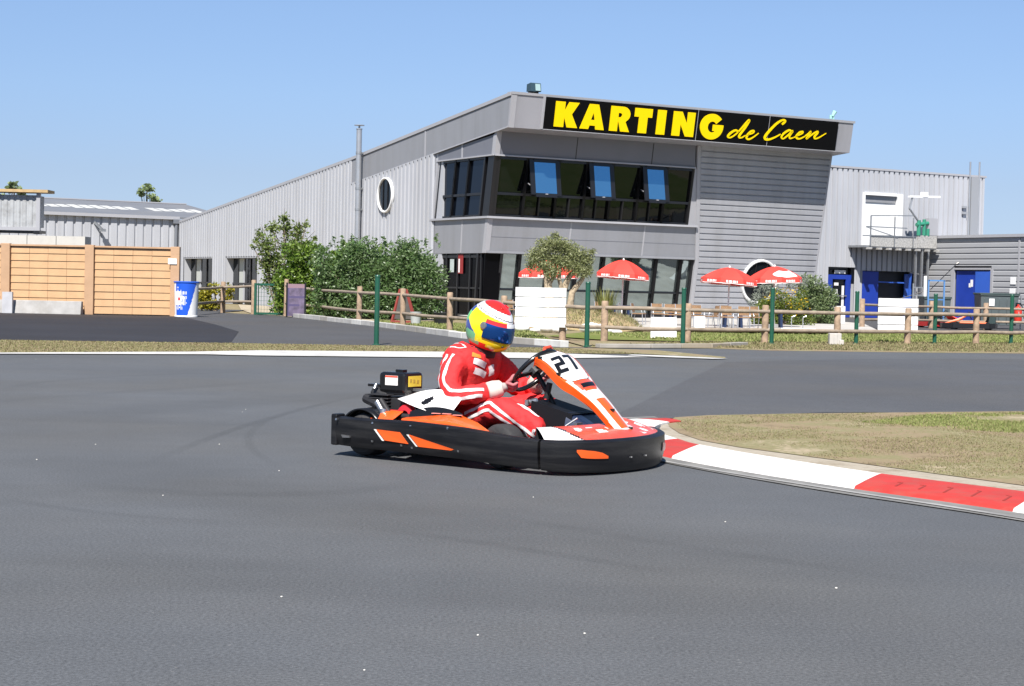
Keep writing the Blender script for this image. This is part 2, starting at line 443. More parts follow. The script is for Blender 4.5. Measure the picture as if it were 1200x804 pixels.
# pale gutter line along the foot of the kerb
gut = MB()
for i in range(len(KI)-1):
    d0 = (KI[i]-KO[i]).normalized(); d1 = (KI[i+1]-KO[i+1]).normalized()
    gut.add([KI[i]+Vector((0, 0, .006)), KI[i+1]+Vector((0, 0, .006)), KI[i+1]+d1*.27+Vector((0, 0, .006)), KI[i]+d0*.27+Vector((0, 0, .006))], [(0, 1, 2, 3)])
props(gut.build('kerb_gutter', mat('gutter_concrete', (.19, .185, .175), .9, var=.25, vscale=4, dirt=((.10, .10, .10), .8, 3))), kind='structure')

ws = MB()
for i in range(len(KI)-1):
    d0 = (KI[i]-KO[i]).normalized(); d1 = (KI[i+1]-KO[i+1]).normalized(); u_ = Vector((0, 0, .010)); a_ = .17+.03*math.sin(i*.13)
    ws.add([KI[i]+d0*a_+u_, KI[i+1]+d1*a_+u_, KI[i+1]+d1*(a_+.055)+u_, KI[i]+d0*(a_+.055)+u_], [(0, 1, 2, 3)])
props(ws.build('gutter_paint', mat('worn_gutter_paint', (.30, .295, .285), .85, var=.2, vscale=3, dirt=((.16, .155, .15), .9, 2.2))), kind='structure')

# roadside kerb of the service road (stones run in one line)
def road_kerb(name, P, h, w, m):
    mb = MB()
    for i in range(len(P)-1):
        a, b = Vector(P[i]), Vector(P[i+1]); L_ = (b-a).length; n = max(1, round(L_/1.0))
        d = (b-a)/n; u = d.normalized(); s = Vector((-u.y, u.x, 0))
        for k in range(n):
            p, q = a+d*k+u*.008, a+d*(k+1)-u*.008
            hh = h+rnd.uniform(-.006, .006)
            mb.beam((p+q)/2-u*(q-p).length/2+Vector((0, 0, hh/2)), (p+q)/2+u*(q-p).length/2+Vector((0, 0, hh/2)), w, hh, m=rnd.choice([0, 0, 1, 2]))
    return props(mb.build(name, m, bevel=.008), kind='structure')
M_K1 = mat('kerb_stone', (.44, .43, .41), .9, var=.1, vscale=3, dirt=((.25, .23, .2), .5, 4))
M_K2 = mat('kerb_stone_pale', (.60, .59, .56), .9, var=.08, vscale=3, dirt=((.3, .27, .22), .4, 4))
M_K3 = mat('kerb_stone_dull', (.33, .31, .28), .9, var=.1, vscale=3, dirt=((.2, .18, .14), .5, 4))
road_kerb('road_kerb', [at(345, 372), at(437, 382.2), at(545, 396.8), at(600, 402.5), at(662, 407.2)], .13, .18, [M_K1, M_K2, M_K3])
road_kerb('road_kerb_worn', [at(700, 407.6), at(760, 407.8), at(830, 407.5), at(872, 405.5)], .08, .18, [M_K3, mat('kerb_stone_brown', (.30, .26, .20), .9, var=.15, vscale=3), M_K3])

# little pale stones thrown on the asphalt
pm = mat('pale_pebble', (.55, .53, .49), .8)
pb = MB()
for x, y in [(42, 421), (288, 480), (284, 483), (112, 521), (43, 539), (257, 521), (327, 552), (191, 581), (560, 745), (427, 786), (685, 743), (850, 612), (835, 478), (877, 480), (330, 700), (980, 690), (625, 583)]:
    c = at(x, y); r = rnd.uniform(.003, .0055)
    M = Matrix.Translation(c+Vector((0, 0, r*.5))) @ Matrix.Rotation(rnd.random()*6, 4, 'Z') @ Matrix.Diagonal((1.3, 1, .7, 1))
    pb.lathe([(0.001, -r), (r*.8, -r*.6), (r, 0), (r*.7, r*.7), (0.001, r)], 7, M)
props(pb.build('pebbles', pm, smooth=60), kind='stuff')

# ------------------------------------------------------------------ grass blades
def in_poly(x, y, P):
    ins = np.zeros(len(x), bool); n = len(P)
    for i in range(n):
        x0, y0, x1, y1 = P[i][0], P[i][1], P[(i+1) % n][0], P[(i+1) % n][1]
        c = ((y0 > y) != (y1 > y)) & (x < (x1-x0)*(y-y0)/((y1-y0) if y1 != y0 else 1e-9)+x0)
        ins ^= c
    return ins
def grass(name, poly, n, h, m, box=None, keep=None, w=.006):
    P = [(p[0], p[1]) for p in poly]
    xs = [p[0] for p in P]; ys = [p[1] for p in P]
    b = box or (min(xs), max(xs), min(ys), max(ys))
    x = nrng.uniform(b[0], b[1], n*3); y = nrng.uniform(b[2], b[3], n*3)
    k = in_poly(x, y, P)
    if keep is not None: k &= keep(x, y)
    x, y = x[k][:n], y[k][:n]; n = len(x)
    a = nrng.uniform(0, 2*np.pi, n); hh = h*(.4+.9*nrng.random(n)); lean = nrng.normal(0, .6, (n, 2))*hh[:, None]
    V = np.zeros((n, 3, 3)); ww = w*(.6+.8*nrng.random(n))
    V[:, 0] = np.stack([x-np.cos(a)*ww, y-np.sin(a)*ww, np.full(n, .01)], 1)
    V[:, 1] = np.stack([x+np.cos(a)*ww, y+np.sin(a)*ww, np.full(n, .01)], 1)
    V[:, 2] = np.stack([x+lean[:, 0], y+lean[:, 1], .01+hh], 1)
    o = np_mesh(name, V.reshape(-1, 3), np.arange(n*3).reshape(n, 3), m)
    return props(o, kind='stuff')
M_GDRY = mat('dry_grass_blades', (.3, .25, .12), .9, spec=.1, island=[(.18, .145, .08), (.23, .19, .115), (.19, .18, .085), (.16, .175, .07), (.27, .22, .14)])
M_GGRN = mat('green_grass_blades', (.1, .14, .03), .9, spec=.15, island=[(.12, .165, .04), (.19, .23, .075), (.28, .26, .12), (.16, .20, .05)])
def patchy(x, y):
    v = np.sin(x*2.1+1.3*np.sin(y*1.7))+np.sin(y*2.9+x*.8)+.7*np.sin(x*5.3-y*4.1)
    v2 = np.sin(x*9.1+2*np.sin(y*6.3))+np.sin(y*8.7-x*5.2)
    return (v+.7*v2+nrng.normal(0, .6, len(x))) > -.55
isl_in = [(1.75, 13.0), (1.6, 13.6), (1.72, 14.2), (2.1, 14.85), (2.7, 15.3), (4.9, 16.35), (6.2, 16.7), (6.2, 8.0), (4.3, 8.6), (3.4, 10.0), (2.7, 11.0)]
isl_out = [(1.62, 12.1), (1.40, 12.8), (1.36, 13.6), (1.38, 14.2), (1.55, 14.75), (2.0, 15.1), (2.6, 15.43), (4.9, 16.42), (6.2, 16.75), (6.2, 7.6), (4.02, 8.45), (3.08, 9.9), (2.30, 11.05)]
grass('dry_grass', isl_out, 105000, .010, M_GDRY, keep=patchy, w=.0035)
grass('green_grass', [(3.0, 14.6), (4.0, 15.9), (6.4, 16.7), (6.4, 12.4), (4.8, 13.2)], 42000, .020, M_GGRN, w=.004, keep=lambda x, y: (patchy(x, y)) & (nrng.random(len(x)) < np.clip((x-2.6)*.40+(y-13.8)*.35, 0, 1)))
grass('verge_grass', vn[1:8]+rd_near[1:8], 34000, .013, M_GDRY, w=.009)
grass('far_verge_grass', [at(690, 406.5), at(830, 407.5), at(900, 410), at(1050, 412), at(1205, 413.5), at(1205, 402.5), at(1050, 401.5), at(900, 401.5), at(800, 401)], 18000, .035, M_GDRY, w=.012)
grass('lawn_grass', [at(690, 391), at(760, 398), at(900, 401), at(1050, 401), at(1205, 402), at(1205, 391), at(1100, 390), at(1030, 391), at(960, 393.5), at(800, 391)], 30000, .05, M_GGRN, w=.014)
grass('hedge_lawn_grass', [at(435, 380), at(545, 391.5), at(600, 397), at(645, 398), at(610, 384), at(520, 379), at(440, 376)], 12000, .05, M_GGRN, w=.014)
# ------------------------------------------------------------------ building materials
M_WHT = mat('pale_steel_cladding', (.40, .41, .44), .45, metal=.0, var=.03, vscale=.7, spec=.5, dirt=((.27, .27, .28), .5, 1.0, (2.2, 2.2, .12)))
M_GRY = mat('grey_cladding', (.235, .24, .26), .45, var=.03, vscale=.8, dirt=((.17, .17, .17), .45, 1.0, (2.0, 2.0, .15)))
M_LGT = mat('light_grey_trim', (.34, .34, .36), .4, var=.03, vscale=1)
M_DRK = mat('dark_grey_panel', (.15, .155, .18), .45, var=.04, vscale=1)
M_FASC = mat('fascia_grey', (.30, .30, .325), .42, var=.03, vscale=.8, dirt=((.20, .20, .21), .5, 1.0, (1.8, 1.8, .2)))
M_ROOF = mat('roof_sheet', (.16, .165, .18), .55, var=.08, vscale=.6, dirt=((.22, .21, .19), .4, .5))
M_BLK = mat('black_frame', (.010, .010, .012), .35)
def glass(name, col, metal):
    m = mat(name, col, .015, metal=metal, spec=.5, bump=.035, bscale=1.6)
    for n in m.node_tree.nodes:
        if n.type == 'BUMP': n.inputs['Distance'].default_value = .05
    return m
M_GLASS = glass('dark_reflective_glass', (.034, .040, .046), .9)
M_GLASSB = mat('sky_tinted_glass', (.16, .40, .62), .03, metal=.9, spec=.8)  # blue of the mirrored sky is set into the pane colour
M_GLASSG = glass('pale_tinted_glass', (.27, .32, .32), .88)
M_BLUE = mat('blue_door_paint', (.012, .040, .30), .4, var=.08, vscale=2)
M_BLUEL = mat('lighter_blue_paint', (.03, .10, .46), .4, var=.06, vscale=2)
M_WHITE = mat('white_paint', (.74, .74, .74), .55, var=.03, vscale=2)
M_GALV = mat('galvanised_steel', (.36, .37, .38), .4, metal=.7, var=.12, vscale=6)
M_PIPE = mat('grey_flue_steel', (.42, .43, .45), .35, metal=.6, var=.08, vscale=3)
M_SIGNB = mat('black_sign_face', (.003, .003, .0035), .45, spec=.12)
M_YEL = mat('sign_yellow', (.86, .62, .0), .5, spec=.2)
M_RED = mat('bright_red', (.58, .022, .020), .45)

def ribbed(mb, s0, s1, pitch, prof, zb, zt, place, holes=(), m=0, phase=0.0):
    """profiled sheet running along s; prof = [(fraction, depth)...]; place(s, depth, z) -> point; zb/zt are functions of s"""
    cut = {round(s0, 4), round(s1, 4)}
    k0 = math.floor((s0-phase)/pitch)-1
    brk = []
    for k in range(k0, int((s1-s0)/pitch)+k0+4):
        for f, d in prof: brk.append((phase+(k+f)*pitch, d))
    for s, d in brk:
        if s0 < s < s1: cut.add(round(s, 4))
    for h in holes:
        for s in h[:2]:
            if s0 < s < s1: cut.add(round(s, 4))
    def dep(s):
        for i in range(len(brk)-1):
            if brk[i][0] <= s <= brk[i+1][0]:
                a, b = brk[i], brk[i+1]; t = (s-a[0])/max(1e-9, b[0]-a[0]); return a[1]+(b[1]-a[1])*t
        return 0
    cs = sorted(cut)
    for a, b in zip(cs, cs[1:]):
        mid = (a+b)/2; iv = [(zb, zt)]
        for (h0, h1, z0, z1) in holes:
            if h0 < mid < h1:
                nv = []
                for lo, hi in iv:
                    if z1 <= lo(mid) or z0 >= hi(mid): nv.append((lo, hi)); continue
                    nv.append((lo, (lambda s, z0=z0: z0))); nv.append(((lambda s, z1=z1: z1), hi))
                iv = nv
        for lo, hi in iv:
            if hi(mid)-lo(mid) < 1e-3: continue
            da, db = dep(a+1e-6), dep(b-1e-6)
            mb.add([place(a, da, lo(a)), place(b, db, lo(b)), place(b, db, hi(b)), place(a, da, hi(a))], [(0, 1, 2, 3)], m)
    return mb
RIB = [(0, .0), (.04, .07), (.66, .07), (.72, 0), (1, 0)]

# ------------------------------------------------------------------ clubhouse hall (local: x along the front, y back, z up)
BU = R(90-60.4)
B0 = (-1.0457, 61.0, 0)
K_ = .167
hall = thing('clubhouse_building', 'grey metal karting clubhouse with leaning glazed front, ribbed side wall and sloping roof', 'building', B0, BU)
def zr(w): return 7.64-.1135*w if w < 11.7 else 6.312-.0966*(w-11.7)
def zb_(w): return 6.504-.108*w
def FP(u, z, off=0.0): return (u, -K_*(z-2.3)-off, z)
def yl(z): return -K_*(z-2.3)
def wl(z): return 4.39-K_*(z-2.31)          # slanted back end of the side bay

mb = MB()
ribbed(mb, 4.0, 33.8, .34, RIB, lambda s: -.05, lambda s: (zb_(s)+.02 if s < 11.55 else zr(s)-.02),
       lambda s, d, z: (-.02-d, s, z), holes=[(22.1, 26.4, -.05, 2.31), (28.3, 32.7, -.05, 2.31)])
mb.build('ribbed_side_wall', M_WHT, hall)
mb = MB()   # plain flat closing pieces of the shell behind
mb.prism([(.01, 3.4, 0), (.01, 3.4, 6.1), (.01, 22.1, 5.2), (.01, 22.1, 0)], (.2, 0, 0))
mb.prism([(.01, 22.1, 2.34), (.01, 22.1, 5.2), (.01, 33.7, 4.1), (.01, 33.7, 2.34)], (.2, 0, 0))
mb.prism([(.01, 26.4, 0), (.01, 26.4, 2.33), (.01, 28.3, 2.33), (.01, 28.3, 0)], (.2, 0, 0))
mb.prism([(.01, 32.7, 0), (.01, 32.7, 2.33), (.01, 33.7, 2.33), (.01, 33.7, 0)], (.2, 0, 0))
mb.box((7.6, 33.7, 2), (15.1, .1, 4))
mb.prism([(15.1, 0.4, 0), (15.1, -.6, 6.4), (15.1, 11.7, 6.2), (15.1, 33.7, 4.1), (15.1, 33.7, 0)], (-.1, 0, 0))
mb.build('wall', M_WHT, hall)
# roof with kinked slope
mb = MB()
mb.prism([(-.07, -1.75, zr(-1.75)), (-.07, 11.7, zr(11.7)), (-.07, 34.0, zr(34)), (-.07, 34.0, zr(34)-.12), (-.07, 11.7, zr(11.7)-.12), (-.07, -1.75, zr(-1.75)-.12)], (15.35, 0, 0))
mb.build('roof', M_ROOF, hall)
mb = MB()
mb.prism([(-.10, -1.80, zr(-1.8)+.03), (-.10, 11.7, zr(11.7)+.03), (-.10, 34.02, zr(34)+.03), (-.10, 34.02, zr(34)-.09), (-.10, 11.7, zr(11.7)-.09), (-.10, -1.80, zr(-1.8)-.09)], (.028, 0, 0))
mb.build('verge_flashing', M_LGT, hall)
# side fascia band following the slope
mb = MB()
mb.prism([(-.06, -1.55, zb_(-1.55)), (-.06, 11.6, zb_(11.6)), (-.06, 11.6, zr(11.6)-.10), (-.06, -1.70, zr(-1.7)-.10)], (.05, 0, 0))
mb.build('side_fascia', M_GRY, hall)
mb = MB()
for w in (4.75,):
    mb.prism([(-.075, w, zb_(w)+.01), (-.075, w+.09, zb_(w+.09)+.01), (-.075, w+.09, zr(w)-.11), (-.075, w, zr(w)-.11)], (.014, 0, 0))
mb.prism([(-.078, -1.60, zb_(-1.6)-.015), (-.078, 11.6, zb_(11.6)-.015), (-.078, 11.6, zb_(11.6)+.03), (-.078, -1.60, zb_(-1.6)+.03)], (.017, 0, 0))
mb.build('fascia_trim', M_LGT, hall)
# front fascia box, tilted like the facade
def FF(u, z, off=0.0): return (u, -(1.63+K_*(z-6.67))-off, z)
mb = MB()
sec = [FF(0, 6.67), FF(0, 7.83), (0, -1.55, 7.85), (0, -.65, 6.95), (0, -.62, 6.60)]
mb.prism([(-.055, y, z) for _, y, z in sec], (15.36, 0, 0))
mb.build('front_fascia', M_FASC, hall)
mb = MB()
mb.prism([(-.06, FF(0, 7.80)[1]-.03, 7.80), (-.06, FF(0, 7.89)[1]-.03, 7.89), (-.06, -1.5, 7.89), (-.06, -1.5, 7.86)], (15.42, 0, 0))
mb.prism([FF(-.062, 6.66, .004), FF(.16, 6.66, .004), FF(.16, 7.80, .004), FF(-.062, 7.80, .004)], (0, -.012, 0))
mb.build('fascia_capping', M_LGT, hall)
# lintel panels above the upper windows
mb = MB()
mb.prism([FP(0.19, 5.79), FP(8.66, 5.79), FP(8.58, 6.62), FP(.19, 6.62)], (0, .12, 0))
mb.prism([(0.0, yl(5.79)+.2, 5.79), (0.0, 3.80, 5.79), (0.0, 3.80, zb_(3.8)+.02), (0.0, yl(6.5)+.2, 6.49)], (.1, 0, 0))
mb.build('lintel_panel', M_DRK, hall)
mb = MB()
mb.prism([FP(-.02, 5.76, .02), FP(.19, 5.76, .02), FP(.19, 6.60, .02), FP(-.02, 6.60, .02)], (0, .14, 0))
mb.prism([(-.02, yl(5.76)-.02+.14, 5.76), (-.02, yl(5.76)+.2, 5.76), (-.02, yl(6.5)+.2, 6.50), (-.02, yl(6.5)+.12, 6.50)], (.025, 0, 0))
mb.prism([(-.012, 1.83, 5.79), (-.012, 1.93, 5.79), (-.012, 1.93, zb_(1.9)), (-.012, 1.83, zb_(1.9))], (.02, 0, 0))
for u in (3.34, 6.66): mb.prism([FP(u, 5.80, .006), FP(u+.03, 5.80, .006), FP(u+.03, 6.58, .006), FP(u, 6.58, .006)], (0, .01, 0), 1)
mb.beam(FP(.0, 5.77, .03), FP(8.68, 5.77, .03), .07, .05)
mb.beam((-.03, yl(5.77)+.02, 5.775), (-.03, 3.85, 5.775), .06, .05)
mb.prism([(-.035, 3.86, 5.80), (-.035, 4.22, 3.60), (-.035, 4.62, 2.31), (-.035, 4.46, 2.31), (-.035, 4.02, 3.60), (-.035, 3.74, 5.80)], (.03, 0, 0))
mb.prism([FP(8.68, 3.63, -.01), FP(9.04, 3.63, -.01), FP(8.80, 5.75, -.01), FP(8.68, 5.75, -.01)], (0, .1, 0))
mb.build('corner_trim', [M_LGT, M_BLK], hall)
# spandrel band and sill
mb = MB()
mb.prism([FP(.17, 2.31), FP(9.19, 2.31), FP(9.02, 3.55), FP(.17, 3.55)], (0, .25, 0))
mb.prism([(0, .0+.17, 2.31), (0, 4.44, 2.31), (0, 4.2, 3.55), (0, yl(3.55)+.17, 3.55)], (.25, 0, 0))
mb.box((4.6, .9, 2.36), (9.1, 1.9, .08))
mb.build('spandrel_band', M_GRY, hall)
mb = MB()
mb.beam(FP(-.05, 3.585, .05), FP(9.05, 3.585, .05), .14, .075)
mb.beam((-.05, yl(3.58)-.10, 3.585), (-.05, 4.25, 3.585), .10, .075)
mb.prism([FP(-.015, 2.315, .015), FP(.18, 2.315, .015), FP(.18, 3.54, .015), FP(-.015, 3.54, .015)], (0, .05, 0))
mb.prism([(-.015, .03, 2.315), (-.015, .18, 2.315), (-.015, yl(3.54)+.18, 3.54), (-.015, yl(3.54)+.03, 3.54)], (.03, 0, 0))
for u in (3.45, 6.69): mb.prism([FP(u, 2.33, .008), FP(u+.06, 2.33, .008), FP(u+.06, 3.53, .008), FP(u, 3.53, .008)], (0, .012, 0))
mb.prism([(-.008, 1.80, 2.33), (-.008, 1.88, 2.33), (-.008, 1.80, 3.53), (-.008, 1.72, 3.53)], (.012, 0, 0))
mb.beam(FP(-.01, 2.90, .003), FP(9.12, 2.90, .003), .006, .012, m=1)
mb.build('sill', [M_LGT, M_DRK], hall)

# upper windows ------------------------------------------------------
def front_window(name, u0, u1, z0, z1, glass, parent, off=-.10):
    w = MB().prism([FP(u0, z0, off), FP(u1, z0, off), FP(u1, z1, off), FP(u0, z1, off)], (0, .02, 0)).build(name, glass, parent)
    return w
zt, zm, zs = 5.75, 4.44, 3.64
cols = [.22, 1.38, 2.70, 3.90, 5.02, 6.25, 7.42, 8.62]
for i in range(7):
    u0, u1 = cols[i], cols[i+1]
    opened = i in (1, 3, 5)
    wn = front_window('window', u0+.0, u1, zs, zt, M_GLASS, hall)
    fr = MB()
    # black frame: jambs, mid rail, extra lower mullion
    for uu, wd in ((u0, .10), (u1, .10)):
        fr.beam(FP(uu, zs, -.05), FP(uu-.0*K_, zt, -.05), wd, .10, up=(0, 1, 0))
    fr.beam(FP(u0+.05, zm, -.052), FP(u1-.05, zm, -.052), .09, .09, up=(0, 0, 1))
    fr.beam(FP(u0+.05, zs+.03, -.052), FP(u1-.05, zs+.03, -.052), .08, .06)
    fr.beam(FP(u0+.05, zt-.05, -.052), FP(u1-.05, zt-.05, -.052), .08, .10)
    if i in (1, 2, 3, 4, 5): fr.beam(FP((u0+u1)/2, zs+.06, -.056), FP((u0+u1)/2, zm-.05, -.056), .06, .07, up=(0, 1, 0))
    fr.build('frame', M_BLK, wn)
    if opened:
        # top hung sash pushed out at the bottom
        top = Vector(FP(u0+.05, zt-.07, .02)); a = R(9); hgt = 1.26
        dn = Vector((0, -math.sin(a), -math.cos(a))); rt = Vector((1, 0, 0)); W_ = u1-u0-.10
        q = [top, top+rt*W_, top+rt*W_+dn*hgt, top+dn*hgt]
        n_ = Vector((0, -math.cos(a), math.sin(a)))
        sa = MB()
        for p0, p1, wd in ((q[0]+rt*.08, q[3]+rt*.08, .20), (q[1]-rt*.08, q[2]-rt*.08, .20)): sa.beam(p0, p1, wd, .05, up=n_)
        for p0, p1, wd in ((q[0]+rt*.17+dn*.03, q[1]-rt*.17+dn*.03, .22), (q[3]+rt*.17, q[2]-rt*.17, .16)): sa.beam(p0, p1, wd, .052, up=n_)
        sash = sa.build('sash', M_BLK, wn)
        e = .17
        g_ = MB().prism([q[0]+rt*e+dn*.08+n_*.02, q[1]-rt*e+dn*.08+n_*.02, q[2]-rt*e-dn*.06+n_*.02, q[3]+rt*e-dn*.06+n_*.02], n_*.008)
        g_.build('pane', M_GLASSB, wn)
        st = MB(); st.beam(FP(u0+.10, zm+.42, -.03), q[3]+rt*.02-dn*.3, .025, .025)
        st.build('stay', M_LGT, wn)
        MB().box(q[3]+rt*(W_/2)-dn*.03+n_*.035, (.10, .04, .03)).build('handle', M_LGT, wn)
# corner post + side windows
mb = MB()
mb.prism([FP(.0, zs-.02, -.01), FP(.24, zs-.02, -.01), FP(.24, zt+.02, -.01), FP(.0, zt+.02, -.01)], (0, .12, 0))
mb.prism([(0.01, yl(zs)+.11, zs), (0.01, yl(zs)+.5, zs), (0.01, yl(zt)+.45, zt), (0.01, yl(zt)+.11, zt)], (.1, 0, 0))
mb.prism([(.3, yl(zs)+.6, zs), (.3, 4.1, zs), (.3, 3.8, 5.8), (.3, yl(5.8)+.6, 5.8)], (.1, 0, 0))
mb.build('window_post', M_BLK, hall)
M_GLASSS = glass('navy_side_glass', (.018, .027, .046), .8)
sw = [.50, 1.70, 2.75, 3.95]
for i in range(3):
    a, b = sw[i], sw[i+1]
    sh = lambda z: -K_*(z-3.64)
    wn = MB().prism([(.09, a+sh(zs), zs), (.09, b+sh(zs), zs), (.09, b+sh(zt), zt), (.09, a+sh(zt), zt)], (.02, 0, 0)).build('window', M_GLASSS, hall)
    fr = MB()
    for s in (a, b): fr.beam((.05, s+sh(zs), zs), (.05, s+sh(zt), zt), .10, .10, up=(1, 0, 0))
    fr.beam((.052, a+sh(zm)+.05, zm), (.052, b+sh(zm)-.05, zm), .08, .09)
    fr.beam((.052, a+sh(zs)+.05, zs+.03), (.052, b+sh(zs)-.05, zs+.03), .08, .06)
    fr.beam((.052, a+sh(zt)+.05, zt-.04), (.052, b+sh(zt)-.05, zt-.04), .08, .08)
    fr.build('frame', M_BLK, wn)

# ground floor glazing -----------------------------------------------
gz0, gz1 = .10, 2.30
gc = [.75, 1.52, 2.75, 3.95, 5.12, 6.30, 7.48, 8.62, 9.16]
for i in range(len(gc)-1):
    u0, u1 = gc[i], gc[i+1]
    wn = front_window('shopfront_window', u0, u1, gz0, gz1, M_GLASSG, hall, -.18)
    fr = MB()
    for uu in (u0, u1): fr.beam(FP(uu, gz0, -.12), FP(uu, gz1, -.12), .12, .10, up=(0, 1, 0))
    fr.beam(FP(u0+.06, 1.02, -.125), FP(u1-.06, 1.02, -.125), .08, .06)
    fr.beam(FP(u0+.06, gz0+.04, -.125), FP(u1-.06, gz0+.04, -.125), .08, .1)
    fr.build('frame', M_BLK, wn)
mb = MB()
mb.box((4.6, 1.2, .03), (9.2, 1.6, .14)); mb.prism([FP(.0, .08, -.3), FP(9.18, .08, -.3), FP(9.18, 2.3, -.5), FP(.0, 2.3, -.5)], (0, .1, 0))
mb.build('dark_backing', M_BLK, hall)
# dark entrance lobby below the overhanging corner
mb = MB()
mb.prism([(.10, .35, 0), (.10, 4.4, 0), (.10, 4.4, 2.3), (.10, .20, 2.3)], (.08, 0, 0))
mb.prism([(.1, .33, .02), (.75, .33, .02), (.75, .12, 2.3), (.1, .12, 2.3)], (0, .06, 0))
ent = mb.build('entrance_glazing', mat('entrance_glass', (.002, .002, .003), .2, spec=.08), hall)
mb = MB()
for w in (.40, 1.25, 2.2, 3.1, 4.2): mb.beam((.08, w, 0), (.08, w-.04, 2.3), .07, .07, up=(1, 0, 0))
mb.beam((.082, .4, 1.05), (.082, 4.2, 1.05), .05, .06); mb.beam((.082, .4, 2.2), (.082, 4.2, 2.2), .05, .1)
mb.build('frame', M_BLK, ent)
M_PAP = mat('paper_notice', (.42, .48, .47), .6, var=.1, vscale=9)
MB().box((.06, 4.05, 1.72), (.012, .55, .62)).build('notice', M_PAP, ent)
MB().box((.05, 2.60, 1.86), (.012, .30, .48)).build('notice', M_PAP, ent)
po = MB().box((.05, 1.92, 1.92), (.012, .38, .70)).build('poster', mat('dull_red_poster', (.25, .02, .02), .6), ent)
MB().box((.041, 2.02, 1.86), (.006, .10, .5)).build('poster_panel', M_WHITE, po)
# hall doors on the side wall
for a, b in ((22.1, 26.4), (28.3, 32.7)):
    d = MB().box((.32, (a+b)/2, 1.15), (.04, b-a, 2.3)).build('glass_door', M_GLASS, hall)
    fr = MB()
    fr.box((.12, a+.04, 1.15), (.36, .08, 2.30), 1); fr.box((.12, b-.04, 1.15), (.36, .08, 2.30), 1); fr.box((.12, (a+b)/2, 2.27), (.36, b-a-.17, .08), 1)
    for t in (.22, .42, .62, .80): fr.box((.28, a+(b-a)*t, 1.1), (.05, .10, 2.2), 0 if t != .62 else 1)
    fr.box((.278, (a+b)/2, 1.0), (.05, b-a-.2, .08), 0)
    fr.build('frame', [M_BLK, M_WHT], d)
    M_CURT = bpy.data.materials.get('pale_curtain') or mat('pale_curtain', (.42, .44, .42), .8)
    for t0, t1 in ((.05, .2), (.64, .78)): MB().box((.297, a+(b-a)*(t0+t1)/2, 1.15), (.02, (b-a)*(t1-t0), 2.1)).build('curtain', M_CURT, d)

# horizontally ribbed block at the right of the front
mb = MB()
HP = [(0, 0), (.10, .045), (.80, .045), (.90, 0), (1, 0)]
def ul(z): return 9.21-.125*(z-2.3) if z > 2.3 else 9.21
brk = []
pz = .222; zz = 0.0
rows = []
while zz < 6.62:
    for f, d in HP[:-1]: rows.append((min(zz+f*pz, 6.62), d))
    zz += pz
rows.append((6.62, 0))
vs = []
for z, d in rows: vs += [FP(ul(z)+.14, z, d), FP(15.10, z, d)]
mb.add(vs, [(2*i, 2*i+1, 2*i+3, 2*i+2) for i in range(len(rows)-1)])
mb.build('ribbed_block_cladding', mat('block_cladding', (.33, .335, .36), .42, var=.03, vscale=.6, dirt=((.22, .22, .22), .5, 1.0, (1.8, 1.8, .12))), hall)
mb = MB()
mb.prism([FP(ul(0)-.02, 0, .03), FP(ul(0)+.15, 0, .03), FP(ul(2.3)+.15, 2.3, .03), FP(ul(6.6)+.15, 6.6, .03), FP(ul(6.6)-.02, 6.6, .03), FP(ul(2.3)-.02, 2.3, .03)], (0, .10, 0))
mb.build('block_edge_trim', M_LGT, hall); mb = MB()
mb.prism([FP(15.09, 0, .05), FP(15.17, 0, .05), FP(15.17, 6.6, .05), FP(15.09, 6.6, .05)], (0, .2, 0))
mb.prism([(15.12, .5, 0), (15.12, 1.2, 0), (15.12, 1.2, 6.55), (15.12, -.5, 6.55)], (.04, 0, 0))
mb.build('block_edge_trim', M_LGT, hall)
# portholes
M_GLASSP = mat('porthole_glass', (.008, .010, .013), .08, spec=.4)
def porthole(P, rt, upv, nrm, r, name='porthole'):
    P, rt, upv, nrm = map(Vector, (P, rt, upv, nrm))
    M = Matrix((rt, upv, nrm)).transposed().to_4x4(); M.translation = P
    ring = MB(); ring.lathe([(r*.90, -.02), (r*.90, .07), (r*.94, .09), (r, .08), (r*1.01, -.02)], 40, M)
    o = ring.build(name, M_WHITE, hall, smooth=40)
    gl = MB(); gl.lathe([(.001, .012), (r*.92, .012)], 40, M); g_ = gl.build('pane', M_GLASSP, o)
    fr = MB()
    for k in (-.3, .3):
        fr.beam(P+rt*(k*r)+nrm*.035-upv*r*.8, P+rt*(k*r)+nrm*.035+upv*r*.8, .04, .03, up=nrm)
    fr.build('glazing_bar', M_BLK, o)
tn = Vector((0, -1, -K_)).normalized(); tu = Vector((0, -K_, 1)).normalized()
porthole(FP(12.36, 1.55, .045), (1, 0, 0), tu, tn, .88)
porthole((-.10, 8.12, 4.66), (0, -1, 0), (0, 0, 1), (-1, 0, 0), .70)
# flue pipe on the side wall
mb = MB(); fx = -.30
mb.tube([(fx, 10.35, 1.6), (fx, 10.35, 7.40)], .115, 14)
mb.tube([(fx, 10.35, 7.40), (fx, 10.35, 7.44)], .13, 14)
fl = mb.build('flue_pipe', M_PIPE, hall, smooth=40)
mb = MB(); mb.lathe([(.04, 7.44), (.04, 7.56), (.21, 7.56), (.21, 7.585), (.02, 7.60)], 16, Matrix.Translation((fx, 10.35, 0))); mb.build('flue_cap', M_PIPE, fl, smooth=40)
mb = MB()
for z in (2.6, 4.15, 5.0, 6.45): mb.tube([(fx, 10.35, z-.05), (fx, 10.35, z+.05)], .128, 14); mb.box((fx+.13, 10.35, z), (.28, .06, .06))
mb.build('flue_bracket', M_GALV, fl)
